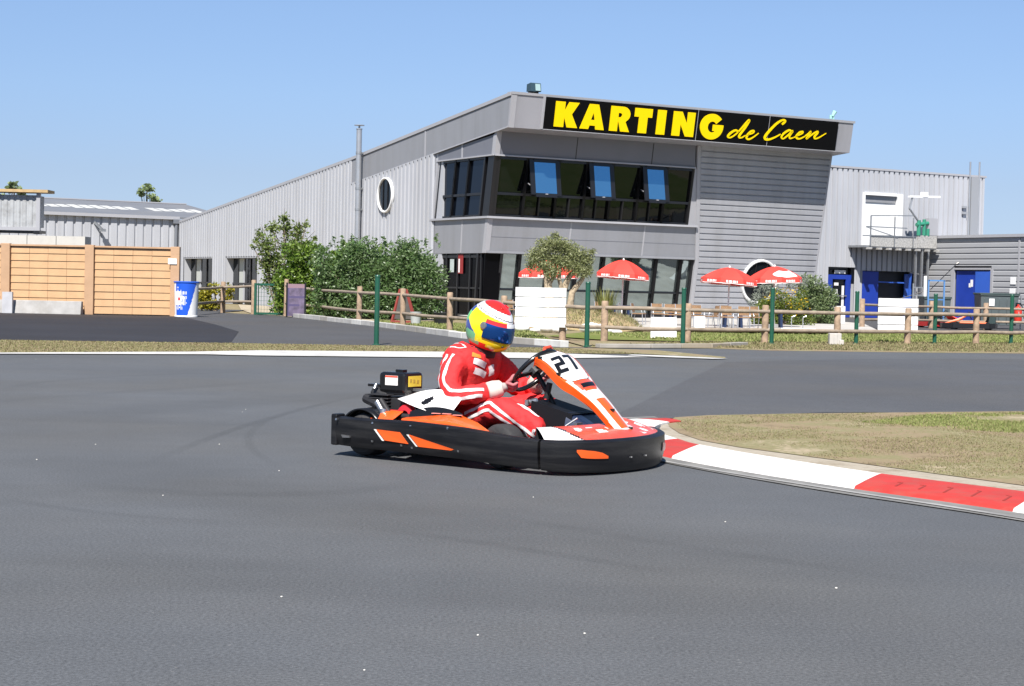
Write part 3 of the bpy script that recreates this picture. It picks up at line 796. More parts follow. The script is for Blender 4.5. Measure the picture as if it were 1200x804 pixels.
# floodlight on the roof corner
mb = MB(); cz = 8.02
mb.box((1.16, -1.2, 7.80), (.10, .10, .5)); mb.box((1.16, -1.2, 8.0), (.40, .06, .06))
f_ = mb.build('floodlight', M_BLK, hall)
MB().prism([(.96, -1.38, 8.02), (.96, -1.06, 8.02), (.96, -1.08, 8.28), (.96, -1.34, 8.32)], (.42, 0, 0)).build('lamp_housing', mat('floodlight_teal', (.03, .06, .08), .4), f_)
MB().prism([(1.14, -1.395, 8.05), (1.34, -1.395, 8.05), (1.34, -1.355, 8.29), (1.14, -1.355, 8.29)], (0, -.012, 0)).build('lamp_glass', mat('lamp_lens', (.30, .42, .42), .2), f_)
mb = MB(); mb.box((14.55, -1.5, 7.95), (.05, .05, .25)); mb.tube([(14.5, -1.5, 8.05), (14.62, -1.5, 8.24)], [.05, .09], 8); mb.tube([(14.42, -1.5, 7.95), (14.42, -1.5, 8.10)], .05, 6)
mb.build('roof_lamp', mat('pale_green_lamp', (.30, .55, .50), .5), hall)

# ------------------------------------------------------------------ rooftop sign
sign = thing('roof_sign', 'long black sign with yellow KARTING de Caen lettering along the roof edge', 'sign', B0, BU)
SO = .09
def SG(u, z, off=0.0): return FF(u, z, SO+off)
mb = MB()
e_ = [1.27, 4.55, 7.83, 11.14, 14.50]
for i in range(4):
    a, b = e_[i]+(.012 if i else 0), e_[i+1]-.012
    mb.prism([SG(a, 6.69), SG(b, 6.69), SG(b, 7.80), SG(a, 7.80)], (0, .09, 0))
mb.build('sign_panel', M_SIGNB, sign, bevel=.004)
mb = MB()
mb.prism([SG(1.205, 6.68, .015), SG(1.265, 6.68, .015), SG(1.265, 7.81, .015), SG(1.205, 7.81, .015)], (0, .10, 0))
mb.beam(SG(1.27, 6.675, -.01), SG(14.5, 6.675, -.01), .10, .02)
for u in e_[2:4]: mb.prism([SG(u-.008, 6.69, .001), SG(u+.008, 6.69, .001), SG(u+.008, 7.82, .001), SG(u-.008, 7.82, .001)], (0, .05, 0))
mb.build('sign_edge', M_LGT, sign)
def letter(polys, holes=(), name='letter'):
    """flat letter, thin plate standing proud of the sign face; polygons with holes filled by bmesh"""
    bm = bmesh.new(); loops = []
    for P in list(polys)+list(holes):
        vs = [bm.verts.new((x, 0, z)) for x, z in P]
        loops += [bm.edges.new((vs[i], vs[(i+1) % len(vs)])) for i in range(len(vs))]
    bmesh.ops.triangle_fill(bm, use_beauty=True, edges=loops)
    r_ = bmesh.ops.extrude_face_region(bm, geom=bm.faces[:])
    for v in r_['geom']:
        if isinstance(v, bmesh.types.BMVert): v.co.y += .025
    bmesh.ops.recalc_face_normals(bm, faces=bm.faces)
    for v in bm.verts:
        p = SG(v.co.x, v.co.z, .03); v.co = Vector((p[0], p[1]+v.co.y, p[2]))
    me = bpy.data.meshes.new(name); bm.to_mesh(me); bm.free(); me.materials.append(M_YEL)
    o = bpy.data.objects.new(name, me); COL.objects.link(o); o.parent = sign; return o
def arc(cx, cz, rx, rz, a0, a1, n=14): return [(cx+rx*math.cos(R(a0+(a1-a0)*i/n)), cz+rz*math.sin(R(a0+(a1-a0)*i/n))) for i in range(n+1)]
zB, zT = 6.80, 7.68
letter([[(1.69, zB), (2.08, zB), (2.08, 7.14), (2.22, zB), (2.66, zB), (2.385, 7.26), (2.66, zT), (2.24, zT), (2.08, 7.37), (2.08, zT), (1.69, zT)]])
letter([[(2.76, zB), (3.12, zB), (3.16, 6.93), (3.39, 6.93), (3.42, zB), (3.78, zB), (3.47, zT), (3.09, zT)]], [[(3.20, 7.13), (3.355, 7.13), (3.28, 7.38)]])
letter([[(4.00, zB), (4.34, zB), (4.34, 7.13), (4.36, 7.13), (4.48, zB), (4.86, zB), (4.66, 7.15)]+arc(4.52, 7.41, .32, .27, -45, 90)+[(4.00, zT)]], [[(4.34, 7.30), (4.40, 7.30)]+arc(4.41, 7.375, .085, .075, -80, 80, 6)+[(4.34, 7.45)]])
letter([[(5.23, zB), (5.60, zB), (5.60, 7.37), (5.79, 7.37), (5.79, zT), (5.03, zT), (5.03, 7.37), (5.23, 7.37)]])
letter([[(6.02, zB), (6.40, zB), (6.40, zT), (6.02, zT)]])
letter([[(6.72, zB), (7.07, zB), (7.07, 7.22), (7.32, zB), (7.69, zB), (7.69, zT), (7.35, zT), (7.35, 7.26), (7.10, zT), (6.72, zT)]])
letter([arc(8.48, 7.23, .53, .47, 38, 360, 30)+[(9.01, 7.31), (8.53, 7.31), (8.53, 7.08), (8.64, 7.08)]+arc(8.50, 7.22, .20, .20, -40, -325, 16)])
# brush script: flattened strokes of changing width
def stroke(P, W, name='script_letter', n=8):
    Q = smooth_path(P, n); k = len(Q); vs = []
    for i, p in enumerate(Q):
        t = (Q[min(i+1, k-1)]-Q[max(i-1, 0)]); t.normalize(); s = Vector((-t.y, t.x, 0))
        f = i/(k-1)*(len(W)-1); j = min(int(f), len(W)-2); w = (W[j]+(W[j+1]-W[j])*(f-j))/2
        for q in (p+s*w, p-s*w): vs.append(q)
    mb_ = MB(); V2 = []
    for q in vs: V2.append(SG(q.x, q.y, .03))
    V3 = [(x, y+.025, z) for x, y, z in V2]; n2 = len(V2)
    fs = [(2*i, 2*i+1, 2*i+3, 2*i+2) for i in range(k-1)]
    fs += [(2*i, 2*i+2, n2+2*i+2, n2+2*i) for i in range(k-1)]+[(2*i+1, n2+2*i+1, n2+2*i+3, 2*i+3) for i in range(k-1)]
    mb_.add(V2+V3, fs)
    return mb_.build(name, M_YEL, sign)
stroke([(9.74, 7.10), (9.60, 7.17), (9.40, 7.07), (9.27, 6.92), (9.40, 6.89), (9.62, 7.02), (9.84, 7.24), (10.10, 7.53), (10.16, 7.55), (10.02, 7.30), (9.82, 7.02), (9.80, 6.92), (9.92, 6.92), (10.06, 7.00)], [.06, .08, .09, .06, .05, .06, .09, .10, .09, .09, .05, .04])
stroke([(10.04, 6.98), (10.22, 7.05), (10.42, 7.13), (10.44, 7.20), (10.32, 7.18), (10.18, 7.04), (10.14, 6.92), (10.26, 6.88), (10.46, 6.97), (10.68, 7.13)], [.04, .05, .06, .07, .07, .09, .08, .07, .05, .03])
stroke([(11.72, 7.52), (11.80, 7.58), (11.86, 7.66), (11.74, 7.69), (11.50, 7.56), (11.22, 7.30), (11.02, 7.05), (11.02, 6.94), (11.20, 6.93), (11.48, 7.03), (11.72, 7.16)], [.06, .09, .09, .07, .09, .10, .11, .10, .08, .06, .04])
stroke([(12.22, 7.30), (12.10, 7.33), (11.88, 7.20), (11.78, 7.05), (11.88, 7.00), (12.06, 7.12), (12.28, 7.31), (12.16, 7.12), (12.20, 7.03), (12.36, 7.07)], [.06, .08, .08, .07, .05, .06, .08, .08, .06, .04])
stroke([(12.34, 7.06), (12.56, 7.16), (12.76, 7.26), (12.76, 7.32), (12.62, 7.28), (12.50, 7.14), (12.52, 7.06), (12.68, 7.05), (12.92, 7.16)], [.04, .05, .06, .07, .07, .09, .08, .06, .04])
stroke([(12.90, 7.15), (13.06, 7.27), (13.16, 7.34), (13.06, 7.18), (13.00, 7.07), (13.18, 7.20), (13.44, 7.36), (13.50, 7.33), (13.38, 7.18), (13.40, 7.10), (13.58, 7.14), (13.92, 7.33)], [.04, .05, .08, .09, .07, .06, .06, .09, .09, .07, .05, .03])

# ------------------------------------------------------------------ low warehouse at the left
lw = thing('warehouse_building', 'low pale ribbed warehouse with dark shallow roof behind the wooden panel fence', 'building', B0, BU)
y0 = 33.8
mb = MB(); ribbed(mb, -16, -.12, .46, [(0, 0), (.05, .07), (.72, .07), (.80, 0), (1, 0)], lambda s: 0, lambda s: 4.30, lambda s, d, z: (s, y0-d, z)); mb.build('ribbed_wall', M_WHT, lw)
mb = MB(); mb.box((-8.1, y0+10, 2.1), (15.9, 19.8, 4.2)); mb.build('wall', M_WHT, lw)
mb = MB(); P0 = (-16.2, y0-.1, 4.40); 
mb.prism([(-16.2, y0-.05, 4.42), (-16.2, y0+9.0, 5.52), (-16.2, y0+20, 4.3), (-16.2, y0+20, 4.2), (-16.2, y0+9, 5.42), (-16.2, y0-.05, 4.32)], (19.6, 0, 0))
rf = mb.build('roof', M_ROOF, lw)
mb = MB()
for u in np.arange(-15.8, 3.2, .62):
    if rnd.random() < .85:
        k0, k1 = rnd.uniform(3.1, 3.5), rnd.uniform(5.0, 5.6)
        z_ = lambda k: 4.42+k*(1.10/9.05)+.014
        mb.add([(u, y0+k0, z_(k0)), (u+.52, y0+k0+.15, z_(k0+.15)), (u+.52, y0+k1, z_(k1)), (u, y0+k1-.15, z_(k1-.15))], [(0, 1, 2, 3)])
mb.build('roof_light', mat('translucent_sheet', (.52, .52, .50), .5, var=.15, vscale=2), rf)
mb = MB(); mb.box((-6.4, y0+9.0, 5.55), (19.6, .3, .06)); mb.build('ridge_cap', M_LGT, rf)
mb = MB(); mb.box((-8.1, y0-.16, 4.36), (16.1, .22, .16)); mb.build('gutter', M_LGT, lw)
mb = MB(); mb.tube([(-.22, y0-.2, 0), (-.22, y0-.2, 4.1)], .09, 10); mb.box((-.22, y0-.18, 4.18), (.36, .3, .22)); mb.build('downpipe', mat('downpipe_grey', (.14, .15, .17), .5), lw, smooth=50)
mb = MB(); mb.beam((-4.55, y0-.12, 4.0), (-4.25, y0-.5, 3.62), .10, .10); mb.box((-4.22, y0-.5, 3.58), (.28, .2, .14)); mb.build('wall_lamp', M_GALV, lw)

# ------------------------------------------------------------------ rear hall at the right, with platform
rh = thing('rear_hall_building', 'tall pale ribbed hall with blue doors and a white loading door above', 'building', B0, BU)
Y0 = 11.0
mb = MB()
ribbed(mb, 15.2, 35.1, .33, [(0, 0), (.03, .075), (.70, .075), (.75, 0), (1, 0)], lambda s: 0, lambda s: 7.22+.006*(s-24), lambda s, d, z: (s, Y0-d, z),
       holes=[(24.95, 26.66, 0, 2.45), (27.10, 30.45, 0, 2.32), (27.0, 29.55, 3.50, 6.12)])
mb.build('ribbed_wall', M_WHT, rh)
mb = MB(); mb.box((25.2, Y0+8.3, 3.55), (19.8, 15.7, 7.1)); mb.build('wall', M_WHT, rh)
mb = MB(); mb.box((25.15, Y0+8, 7.31), (20.1, 16.2, .10)); mb.build('roof', M_LGT, rh)
# glazed blue door
dr = MB().box((25.8, Y0+.28, 1.22), (1.70, .04, 2.44)).build('entrance_door', M_GLASS, rh)
mb = MB()
mb.box((25.30, Y0+.20, .93), (.28, .07, 1.86)); mb.box((26.44, Y0+.20, .93), (.30, .07, 1.86)); mb.box((25.87, Y0+.20, 1.97), (1.5, .07, .22)); mb.box((25.87, Y0+.20, .1), (.83, .07, .2)); mb.box((25.87, Y0+.15, 1.05), (.9, .05, .05), 1)
mb.build('frame', [M_BLUE, M_GALV], dr)
mb = MB(); mb.box((25.9, Y0+.24, .36), (.82, .02, .38)); mb.box((26.16, Y0+.24, 1.0), (.14, .02, 1.1)); mb.box((25.72, Y0+.24, 1.25), (.2, .02, .24)); mb.box((25.74, Y0+.24, 1.62), (.26, .02, .14)); mb.box((25.9, Y0+.18, 2.22), (.7, .03, .16))
mb.build('notice', M_WHITE, dr)
# blue shutter bay
bay = MB().box((28.8, Y0+.34, 1.16), (3.33, .05, 2.30)).build('garage_bay', mat('bay_dark', (.012, .016, .025), .6), rh)
MB().box((27.62, Y0-.06, 1.14), (1.02, .06, 2.28)).build('door_leaf', M_BLUE, bay)
mb = MB(); mb.box((30.20, Y0+.05, 1.1), (.5, .06, 2.2)); mb.beam((29.85, Y0-.35, .3), (30.0, Y0-.35, 2.25), .09, .06); mb.beam((28.1, Y0-.02, 1.78), (29.8, Y0-.3, 1.76), .06, .06); mb.build('door_frame', M_BLUEL, bay)
mb = MB(); mb.beam((29.9, Y0-.4, 2.28), (30.9, Y0-.5, 2.18), .08, .05); mb.build('canopy_bar', M_LGT, bay)
# white loading door above
ld = MB().box((28.28, Y0+.10, 4.81), (2.5, .04, 2.58)).build('loading_door', M_WHITE, rh)
mb = MB(); mb.box((27.06, Y0-.04, 4.82), (.14, .16, 2.66)); mb.box((29.40, Y0-.04, 4.82), (.34, .16, 2.66)); mb.box((28.15, Y0-.045, 6.10), (2.05, .15, .14)); mb.build('frame', M_WHITE, ld)
MB().box((28.1, Y0+.05, 5.86), (2.2, .05, .34)).build('roller_box', M_GRY, ld)
mb = MB(); mb.tube([(34.02, Y0-.12, 4.0), (34.02, Y0-.12, 8.02)], .045, 8); mb.tube([(34.66, Y0-.12, 4.0), (34.66, Y0-.12, 8.05)], .045, 8)
mb.build('vent_pipe', M_PIPE, rh, smooth=50)
mb = MB(); mb.box((34.35, Y0-.10, 5.5), (.50, .12, 3.5)); mb.box((33.7, Y0-.1, 5.4), (.25, .2, .12)); mb.box((33.7, Y0-.1, 5.7), (.25, .2, .1)); mb.build('duct', mat('duct_grey', (.34, .35, .37), .45, metal=.3), rh)

# loading platform with railing
pl = thing('loading_platform', 'galvanised loading platform with railing below the white upper door', 'platform', B0, BU)
yp = 9.75
mb = MB(); mb.box((28.45, (yp+Y0)/2, 3.47), (4.6, Y0-yp-.04, .10)); mb.build('deck', M_GALV, pl)
mb = MB(); mb.box((28.0, yp-.02, 3.76), (3.0, .03, .56), 0); mb.box((30.15, yp-.03, 3.80), (1.22, .05, .62), 0)
for k in range(8): mb.box((26.4+k*.62, yp+.06, 3.38), (.18, .5, .10), 0)
mb.build('kick_plate', mat('expanded_mesh_panel', (.42, .41, .39), .6, metal=.2, var=.3, vscale=14), pl)
mb = MB(); 
for u in (26.48, 28.0, 29.2): mb.beam((u, yp-.05, 3.5), (u, yp-.05, 4.95), .05, .05)
for u, v, z0, z1 in ((26.48, 29.2, 4.95, 5.05), (26.2, 28.8, 4.42, 4.42)): mb.beam((u, yp-.05, z0), (v, yp-.05, z1), .05, .05)
mb.beam((26.2, yp-.05, 4.40), (28.2, yp-.05, 3.95), .04, .04)
mb.beam((26.0, yp-.05, 3.98), (29.4, yp-.05, 4.02), .04, .05)
mb.build('railing', M_GALV, pl)
mb = MB(); 
for u in (29.55, 29.95, 30.35): mb.beam((u, yp+.1, 0), (u, yp+.1, 3.45), .10, .10)
mb.build('support_post', M_GALV, pl)
mb = MB(); mb.tube([(29.15, yp, 5.99), (28.95, yp, 5.4), (29.5, yp, 4.85)], .05, 8); mb.build('hoist_arm', M_GALV, pl)
mb = MB(); mb.beam((28.9, yp, 5.98), (30.9, yp, 6.05), .16, .10); mb.box((29.9, yp, 6.12), (.34, .2, .24)); mb.build('hoist_beam', M_WHITE, pl)
mb = MB(); mb.tube([(29.60, yp, 4.1), (29.60, yp, 4.85)], .10, 10); mb.tube([(29.95, yp, 4.1), (29.95, yp, 4.9)], .09, 10); mb.tube([(29.45, yp, 4.62), (30.2, yp, 4.72)], .10, 8); mb.tube([(30.2, yp, 4.1), (30.2, yp, 4.45)], .09, 8)
mb.build('pump', mat('green_pump', (.03, .22, .14), .5), pl, smooth=50)
mb = MB(); mb.box((30.5, yp+.1, 4.55), (.6, .3, .85)); mb.build('control_box', M_LGT, pl)

# ------------------------------------------------------------------ grey annex at the right edge
an = thing('annex_building', 'low grey annex with horizontal ribs and a blue double door at the right edge', 'building', B0, BU)
U0 = 31.0
mb = MB()
pzz = .27; rows = []; zz = 0
while zz < 4.0:
    for f, d in [(0, 0), (.14, .05), (.80, .05), (.94, 0)]: rows.append((min(4.02, zz+f*pzz), d))
    zz += pzz
rows.append((4.02, 0))
def hstrip(w0, w1, z0, z1):
    rr = [(z, d) for z, d in rows if z0 <= z <= z1]
    vs = []
    for z, d in rr: vs += [(U0-d, w0, z), (U0-d, w1, z)]
    mb.add(vs, [(2*i, 2*i+1, 2*i+3, 2*i+2) for i in range(len(rr)-1)])
hstrip(8.62, 10.95, 0, 5); hstrip(-9, 6.15, 0, 5); hstrip(6.15, 8.62, 2.50, 5)
mb.build('ribbed_wall', mat('annex_cladding', (.33, .335, .35), .45, var=.03, vscale=.8), an)
mb = MB(); mb.box((U0+5.2, 1, 1.98), (10.1, 19.8, 3.96)); mb.build('wall', M_GRY, an)
mb = MB(); mb.box((U0+5, .98, 4.07), (10.3, 20.2, .14)); mb.build('roof', M_LGT, an)
mb = MB(); mb.box((U0-.04, 4.42, 2.0), (.06, .10, 4.0)); mb.box((U0-.045, 8.70, 1.24), (.10, .22, 2.5)); mb.box((U0-.045, 6.1, 1.24), (.10, .14, 2.5)); mb.box((U0-.047, 7.4, 2.50), (.10, 2.36, .09)); mb.build('door_surround', M_LGT, an)
d1 = MB().box((U0+.06, 7.88, 1.2), (.05, 1.34, 2.4)).build('door_leaf', M_BLUE, an)
mb = MB(); mb.box((U0+.03, 7.5, 1.80), (.012, .16, .34)); mb.box((U0+.03, 7.62, 1.7), (.012, .14, .2)); mb.build('notice', M_WHITE, d1)
MB().box((U0-.02, 6.72, 1.2), (.05, .96, 2.4)).build('door_leaf', M_BLUEL, an)
mb = MB(); mb.box((U0-.08, 4.72, 1.95), (.02, .34, .36)); mb.box((U0-.08, 4.74, 1.42), (.02, .36, .34)); mb.build('notice', M_WHITE, an)
# ------------------------------------------------------------------ fences
M_WOOD = mat('weathered_fence_wood', (.31, .22, .15), .85, var=.25, vscale=9, bump=.4, bscale=30)
M_WOODR = mat('weathered_rail_wood', (.255, .205, .155), .85, var=.22, vscale=6, bump=.4, bscale=30)
M_PEACH = mat('peach_timber_board', (.48, .295, .155), .75, var=.08, vscale=3.0, bump=.2, bscale=25, dirt=((.45, .28, .15), .25, 1.5))
M_PEACHP = mat('peach_post', (.43, .27, .16), .8, var=.08, vscale=3.0, bump=.2, bscale=25)
M_GREEN = mat('dark_green_paint', (.008, .075, .045), .4, var=.08, vscale=5, dirt=((.05, .09, .06), .4, 8))

def px_height(base, x, y):
    """height of a thing standing on `base` whose top is seen at photo pixel (x, y)"""
    d = cam_rot @ Vector(((x-600)/FPX, -(y-402)/FPX, -1.0))
    return CAM_H+d.z*(base.y/d.y)

def rail_fence(label, posts, fr=((.83, .0), (.35, .0)), ext0=None, ext1=None, rad=.06, group='post and rail fences'):
    """posts: [(ground point, height)]; round posts and half round rails"""
    c = posts[0][0]
    f = thing('rail_fence', label, 'fence', c, 0, group)
    pts = [(p-c, h) for p, h in posts]
    for p, h in pts:
        mb = MB(); tw = rnd.uniform(-.012, .012)
        mb.tube([p+Vector((0, 0, -.1)), p+Vector((tw*.5, 0, h*.5)), p+Vector((tw, 0, h-.02)), p+Vector((tw, 0, h))], [rad*1.06, rad, rad*.98, rad*.8], 12)
        mb.build('fence_post', M_WOOD, f, smooth=40)
    ends = list(pts)
    if ext0: ends = [(ext0[0]-c, ext0[1])]+ends
    if ext1: ends = ends+[(ext1[0]-c, ext1[1])]
    for i in range(len(ends)-1):
        (a, ha), (b, hb) = ends[i], ends[i+1]
        for k, _ in fr:
            q0, q1 = a+Vector((0, -.05, ha*k)), b+Vector((0, -.05, hb*k))
            mid = (q0+q1)/2+Vector((0, 0, rnd.uniform(-.02, .01)))
            MB().tube([q0, mid, q1], [.042, .046, .040], 10).build('rail', M_WOODR, f, smooth=40)
    return f

def post_at(x, yb, yt):
    b = at(x, yb); return (b, px_height(b, x, yt))
rail_fence('rustic wooden rail fence in front of the yellow bush, ending beside the green gate',
           [post_at(261, 366.5, 330), post_at(297, 368, 328)], fr=((.82, 0), (.36, 0)), ext0=(at(229, 369.5), 1.02), rad=.085)
main = [(335, 370.5, 327), (374, 372.5, 333.5), (420.5, 379.5, 335.5), (472, 383, 338), (527, 388, 342.5), (590, 393.5, 346.5), (659, 397.5, 350.5), (708, 400, 352.5), (805, 402, 355.5), (896, 402.5, 357.5), (981, 403.5, 359.5), (1063, 403.5, 361), (1143.5, 403.5, 362)]
mp = [post_at(*m) for m in main]
mp.append((mp[-1][0]+(mp[-1][0]-mp[-2][0])*1.0, mp[-1][1]))
mp.append((mp[-1][0]+(mp[-1][0]-mp[-2][0])*1.0, mp[-1][1]))
rail_fence('long rustic rail fence passing the hedge and terrace', mp, rad=.075)
bk = [post_at(1010, 385, 350), post_at(1091, 385, 353), post_at(1155, 386.5, 355)]
bk.append((bk[-1][0]+(bk[-1][0]-bk[-2][0])*1.2, bk[-1][1]))
rail_fence('shorter wooden rail fence behind the lawn, in front of the dark bins and annex', bk, fr=((.80, 0), (.30, 0)), rad=.09)

# green steel posts along the track: separate uprights
gp = [(441, 404.5, 322, 'tall dark green steel post in front of the hedge, leftmost of them'),
      (687.5, 406.5, 330, 'dark green steel post just right of the white board under the olive tree'),
      (800, 405.5, 337, 'dark green steel post just right of the small white leaning panel'),
      (904, 403.5, 337, 'dark green steel post in front of the yellow flowering bush'),
      (1003, 403.5, 341, 'dark green steel post just left of the larger white board on the right'),
      (1095, 403.5, 344, 'dark green steel post right of the white board, in front of the red parked karts'),
      (1184.5, 403.5, 345, 'dark green steel post at the far right in front of the dark bin')]
base = None
for x, yb, yt, lab in gp:
    p = at(x, yb); h = px_height(p, x, yt)
    if base is None:
        base = thing('steel_post', lab, 'post', p, 0, 'green steel posts beside the track')
        mb = MB(); mb.tube([(0, 0, -.1), (0, 0, 1.0)], .047, 12); mb.build('post_tube', M_GREEN, base, smooth=40)
        mb = MB(); mb.lathe([(.050, .985), (.052, 1.0), (.040, 1.018), (.001, 1.02)], 12); mb.build('post_cap', M_GREEN, base, smooth=40)
        mb = MB(); mb.lathe([(.075, 0), (.075, .012), (.05, .02)], 12); mb.build('base_collar', M_GREEN, base)
        o = base
    else: o = copy_tree(base)
    o.location = p; o.scale = (1, 1, h/1.02); o['label'] = lab

# peach timber panel fence at the left
pf = thing('panel_fence', 'peach coloured board fence of horizontal planks between square posts at left', 'fence', (-10.14, 51.5, 0))
PX = [Vector((0, 0, 0)), Vector((-2.55, -.12, 0)), Vector((-5.15, .15, 0)), Vector((-7.75, .35, 0))]
for i, p in enumerate(PX):
    h = 2.10
    MB().box(p+Vector((-.05, -.03, h/2)), (.27, .20, h)).build('fence_post', M_PEACHP, pf, bevel=.012)
for i in range(3):
    a, b = PX[i+1]+Vector((.09, 0, 0)), PX[i]+Vector((-.19, 0, 0)); d = b-a
    mb = MB(); rows = 9; rh_ = 2.0/rows
    for r_ in range(rows):
        for c_ in range(4):
            q0, q1 = a+d*(c_/4+.0015), a+d*((c_+1)/4-.0015)
            z0, z1 = .04+r_*rh_, .04+(r_+1)*rh_-.006
            jz = rnd.uniform(-.004, .004)
            mb.add([q0+Vector((0, -.026+jz, z0)), q1+Vector((0, -.026+jz, z0)), q1+Vector((0, -.005, z1)), q0+Vector((0, -.005, z1)),
                    q0+Vector((0, .02, z0)), q1+Vector((0, .02, z0)), q1+Vector((0, .02, z1)), q0+Vector((0, .02, z1))],
                   [(0, 1, 2, 3), (4, 7, 6, 5), (0, 4, 5, 1), (3, 2, 6, 7), (0, 3, 7, 4), (1, 5, 6, 2)])
    mb.beam(a+Vector((0, .03, 1.02)), b+Vector((0, .03, 1.02)), .01, 2.0)
    pan = mb.build('panel', M_PEACH, pf)
    MB().beam(a+Vector((0, -.01, 2.055)), b+Vector((0, -.01, 2.055)), .12, .05).build('cap_rail', M_PEACHP, pf)
MB().box((-.12, -.15, 1.66), (.26, .02, .17)).build('label_plate', M_WHITE, pf)

# concrete barrier in front of it
cb = MB()
p = at(98, 367); 
cb.prism([(0, 0, 0), (0, -.30, 0), (0, -.20, .40), (0, -.02, .40)], (-2.9, 0, 0))
o = cb.build('concrete_barrier', M_CONCG, bevel=.015); o.location = (-12.88, 51.2, 0); o.rotation_euler = (0, 0, R(-2))
props(o, 'low grey concrete barrier lying along the foot of the peach panel fence', 'barrier')
gpst = MB().box((-15.05, 50.85, .32), (.30, .12, .64)).build('grey_board', mat('grey_board', (.42, .42, .44), .6, var=.1, vscale=5))
props(gpst, 'small grey upright board propped on the concrete barrier', 'board')

# steel storage container on a block wall, far left
bw = MB()
for k in range(5):
    for r_ in range(2): bw.box((-19.9+k*1.02+r_*.3, 60.2, 2.02+r_*.36), (1.0, .8, .34))
bw.box((-17.9, 60.2, .92), (5.2, .78, 1.84))
o = bw.build('block_wall', mat('pale_block', (.50, .48, .44), .9, var=.12, vscale=3, dirt=((.3, .28, .24), .5, 3))); props(o, 'pale concrete block wall under the grey steel container at far left', 'wall')
ct = thing('storage_container', 'grey corrugated steel container with a plank on top, standing high at far left', 'container', (-16.62, 59.95, 2.56))
mb = MB(); ribbed(mb, -4.2, -.14, .22, [(0, 0), (.2, .03), (.6, .03), (.8, 0), (1, 0)], lambda s: .26, lambda s: 1.40, lambda s, d, z: (s, -d, z))
mb.box((-2.1, .35, .83), (4.1, .5, 1.1)); mb.build('corrugated_side', mat('container_grey', (.36, .37, .38), .6, var=.1, vscale=2, dirt=((.14, .13, .12), .6, 3)), ct)
mb = MB()
for u in (-.07, -1.52, -2.98): mb.box((u, -.03, .80), (.13, .14, 1.40))
mb.beam((-4.2, -.02, .22), (0, -.02, .22), .10, .12); mb.build('frame', M_LGT, ct)
mb = MB(); mb.box((-2.0, .35, .12), (4.0, .6, .10)); mb.box((-.1, .0, .10), (.22, .3, .12)); mb.build('base_skid', M_BLK, ct)
mb = MB(); mb.box((-2.0, .2, 1.54), (4.6, .9, .10)); mb.build('plank', mat('tan_plank', (.42, .29, .14), .8, var=.2, vscale=4), ct)

# white boards on the fence
def board(name, label, x0, x1, yt, yb, Y, n, lean=0.0, group=None):
    d0 = cam_rot @ Vector(((x0-600)/FPX, -(yb-402)/FPX, -1)); d1 = cam_rot @ Vector(((x1-600)/FPX, -(yb-402)/FPX, -1)); d2 = cam_rot @ Vector(((x0-600)/FPX, -(yt-402)/FPX, -1))
    a, b, c = [Vector((0, 0, CAM_H))+d*(Y/d.y) for d in (d0, d1, d2)]
    w, h = b.x-a.x, c.z-a.z
    t = thing(name, label, 'board', (a.x, Y, a.z), 0, group)
    for k in range(n):
        MB().box((w/2, -.02, (k+.5)*h/n), (w+rnd.uniform(-.01, .01), .035, h/n-.016)).build('plank', M_WHITE, t, bevel=.006)
    for q in (.12, .88): MB().box((w*q, .025, h/2), (.08, .05, h*.94)).build('batten', M_GRY, t)
    return t
board('plank_board', 'white four plank board fixed to the rail fence below the olive tree', 603, 663, 336, 383, 37.05, 4, group='white plank boards on the fence')
board('plank_board', 'white four plank board fixed to the rail fence at right, before the blue bay', 1028, 1075, 349, 390.5, 40.0, 4, group='white plank boards on the fence')
wp = thing('panel', 'small plain white panel leaning on the lower rail left of the ribbed block', 'panel', at(777, 396.5)+Vector((0, 0, 0)))
MB().box((0, -.09, .24), (.60, .03, .50), rot=Matrix.Rotation(R(-6), 3, 'X')).build('panel_sheet', M_WHITE, wp, bevel=.004)
MB().beam((.2, .06, .0), (.2, -.06, .46), .05, .04).build('prop', M_GRY, wp)
cbk = MB(); cbk.box((0, 0, .13), (.26, .2, .26)); cbk.box((.13, -.03, .06), (.10, .2, .12)); cbk.box((.0, -.105, .13), (.08, .02, .24))
o = cbk.build('concrete_block', mat('whitewashed_block', (.46, .44, .41), .85, var=.12, vscale=9, dirt=((.35, .3, .25), .5, 9)), bevel=.012); o.location = at(978, 404.5)
props(o, 'chipped whitewashed concrete block standing in the verge grass below the rail fence', 'block')

# barrel bin
bn = thing('barrel_bin', 'blue and white printed barrel bin at the end of the peach fence', 'bin', at(218, 371.5))
def bcol(f, i):
    a = f*360
    t = i/22
    edge = 288+48*t
    if a > edge or a < 40: return 1
    if a < 222: return 1
    cx, cz = 236, .48
    dd = math.hypot((a-cx)/40, (t-cz)/.25)
    if dd < .95+.30*math.sin(a*.9)+.2*math.sin(t*40): return 1 if not (abs(a-243) < 5 and .42 < t < .52) else 2
    if (a > 258 and a < 262 and .5 < t < .54) or (a > 268 and a < 271 and .28 < t < .31): return 1
    return 0
prof = [(.33+.035*(i/22), .04+1.0*i/22) for i in range(23)]
MB().lathe(prof, 120, None, bcol).build('drum', [mat('barrel_blue', (.015, .09, .55), .4), M_WHITE, M_RED], bn, smooth=40)
MB().lathe([(.30, .0), (.345, .0), (.345, .04), (.33, .05)], 40).build('base_ring', M_WHITE, bn, smooth=40)
MB().lathe([(.365, 1.02), (.385, 1.03), (.385, 1.06), (.36, 1.07), (.30, 1.05), (.30, .6), (.001, .6)], 40).build('rim', mat('barrel_rim', (.02, .10, .50), .4), bn, smooth=40)

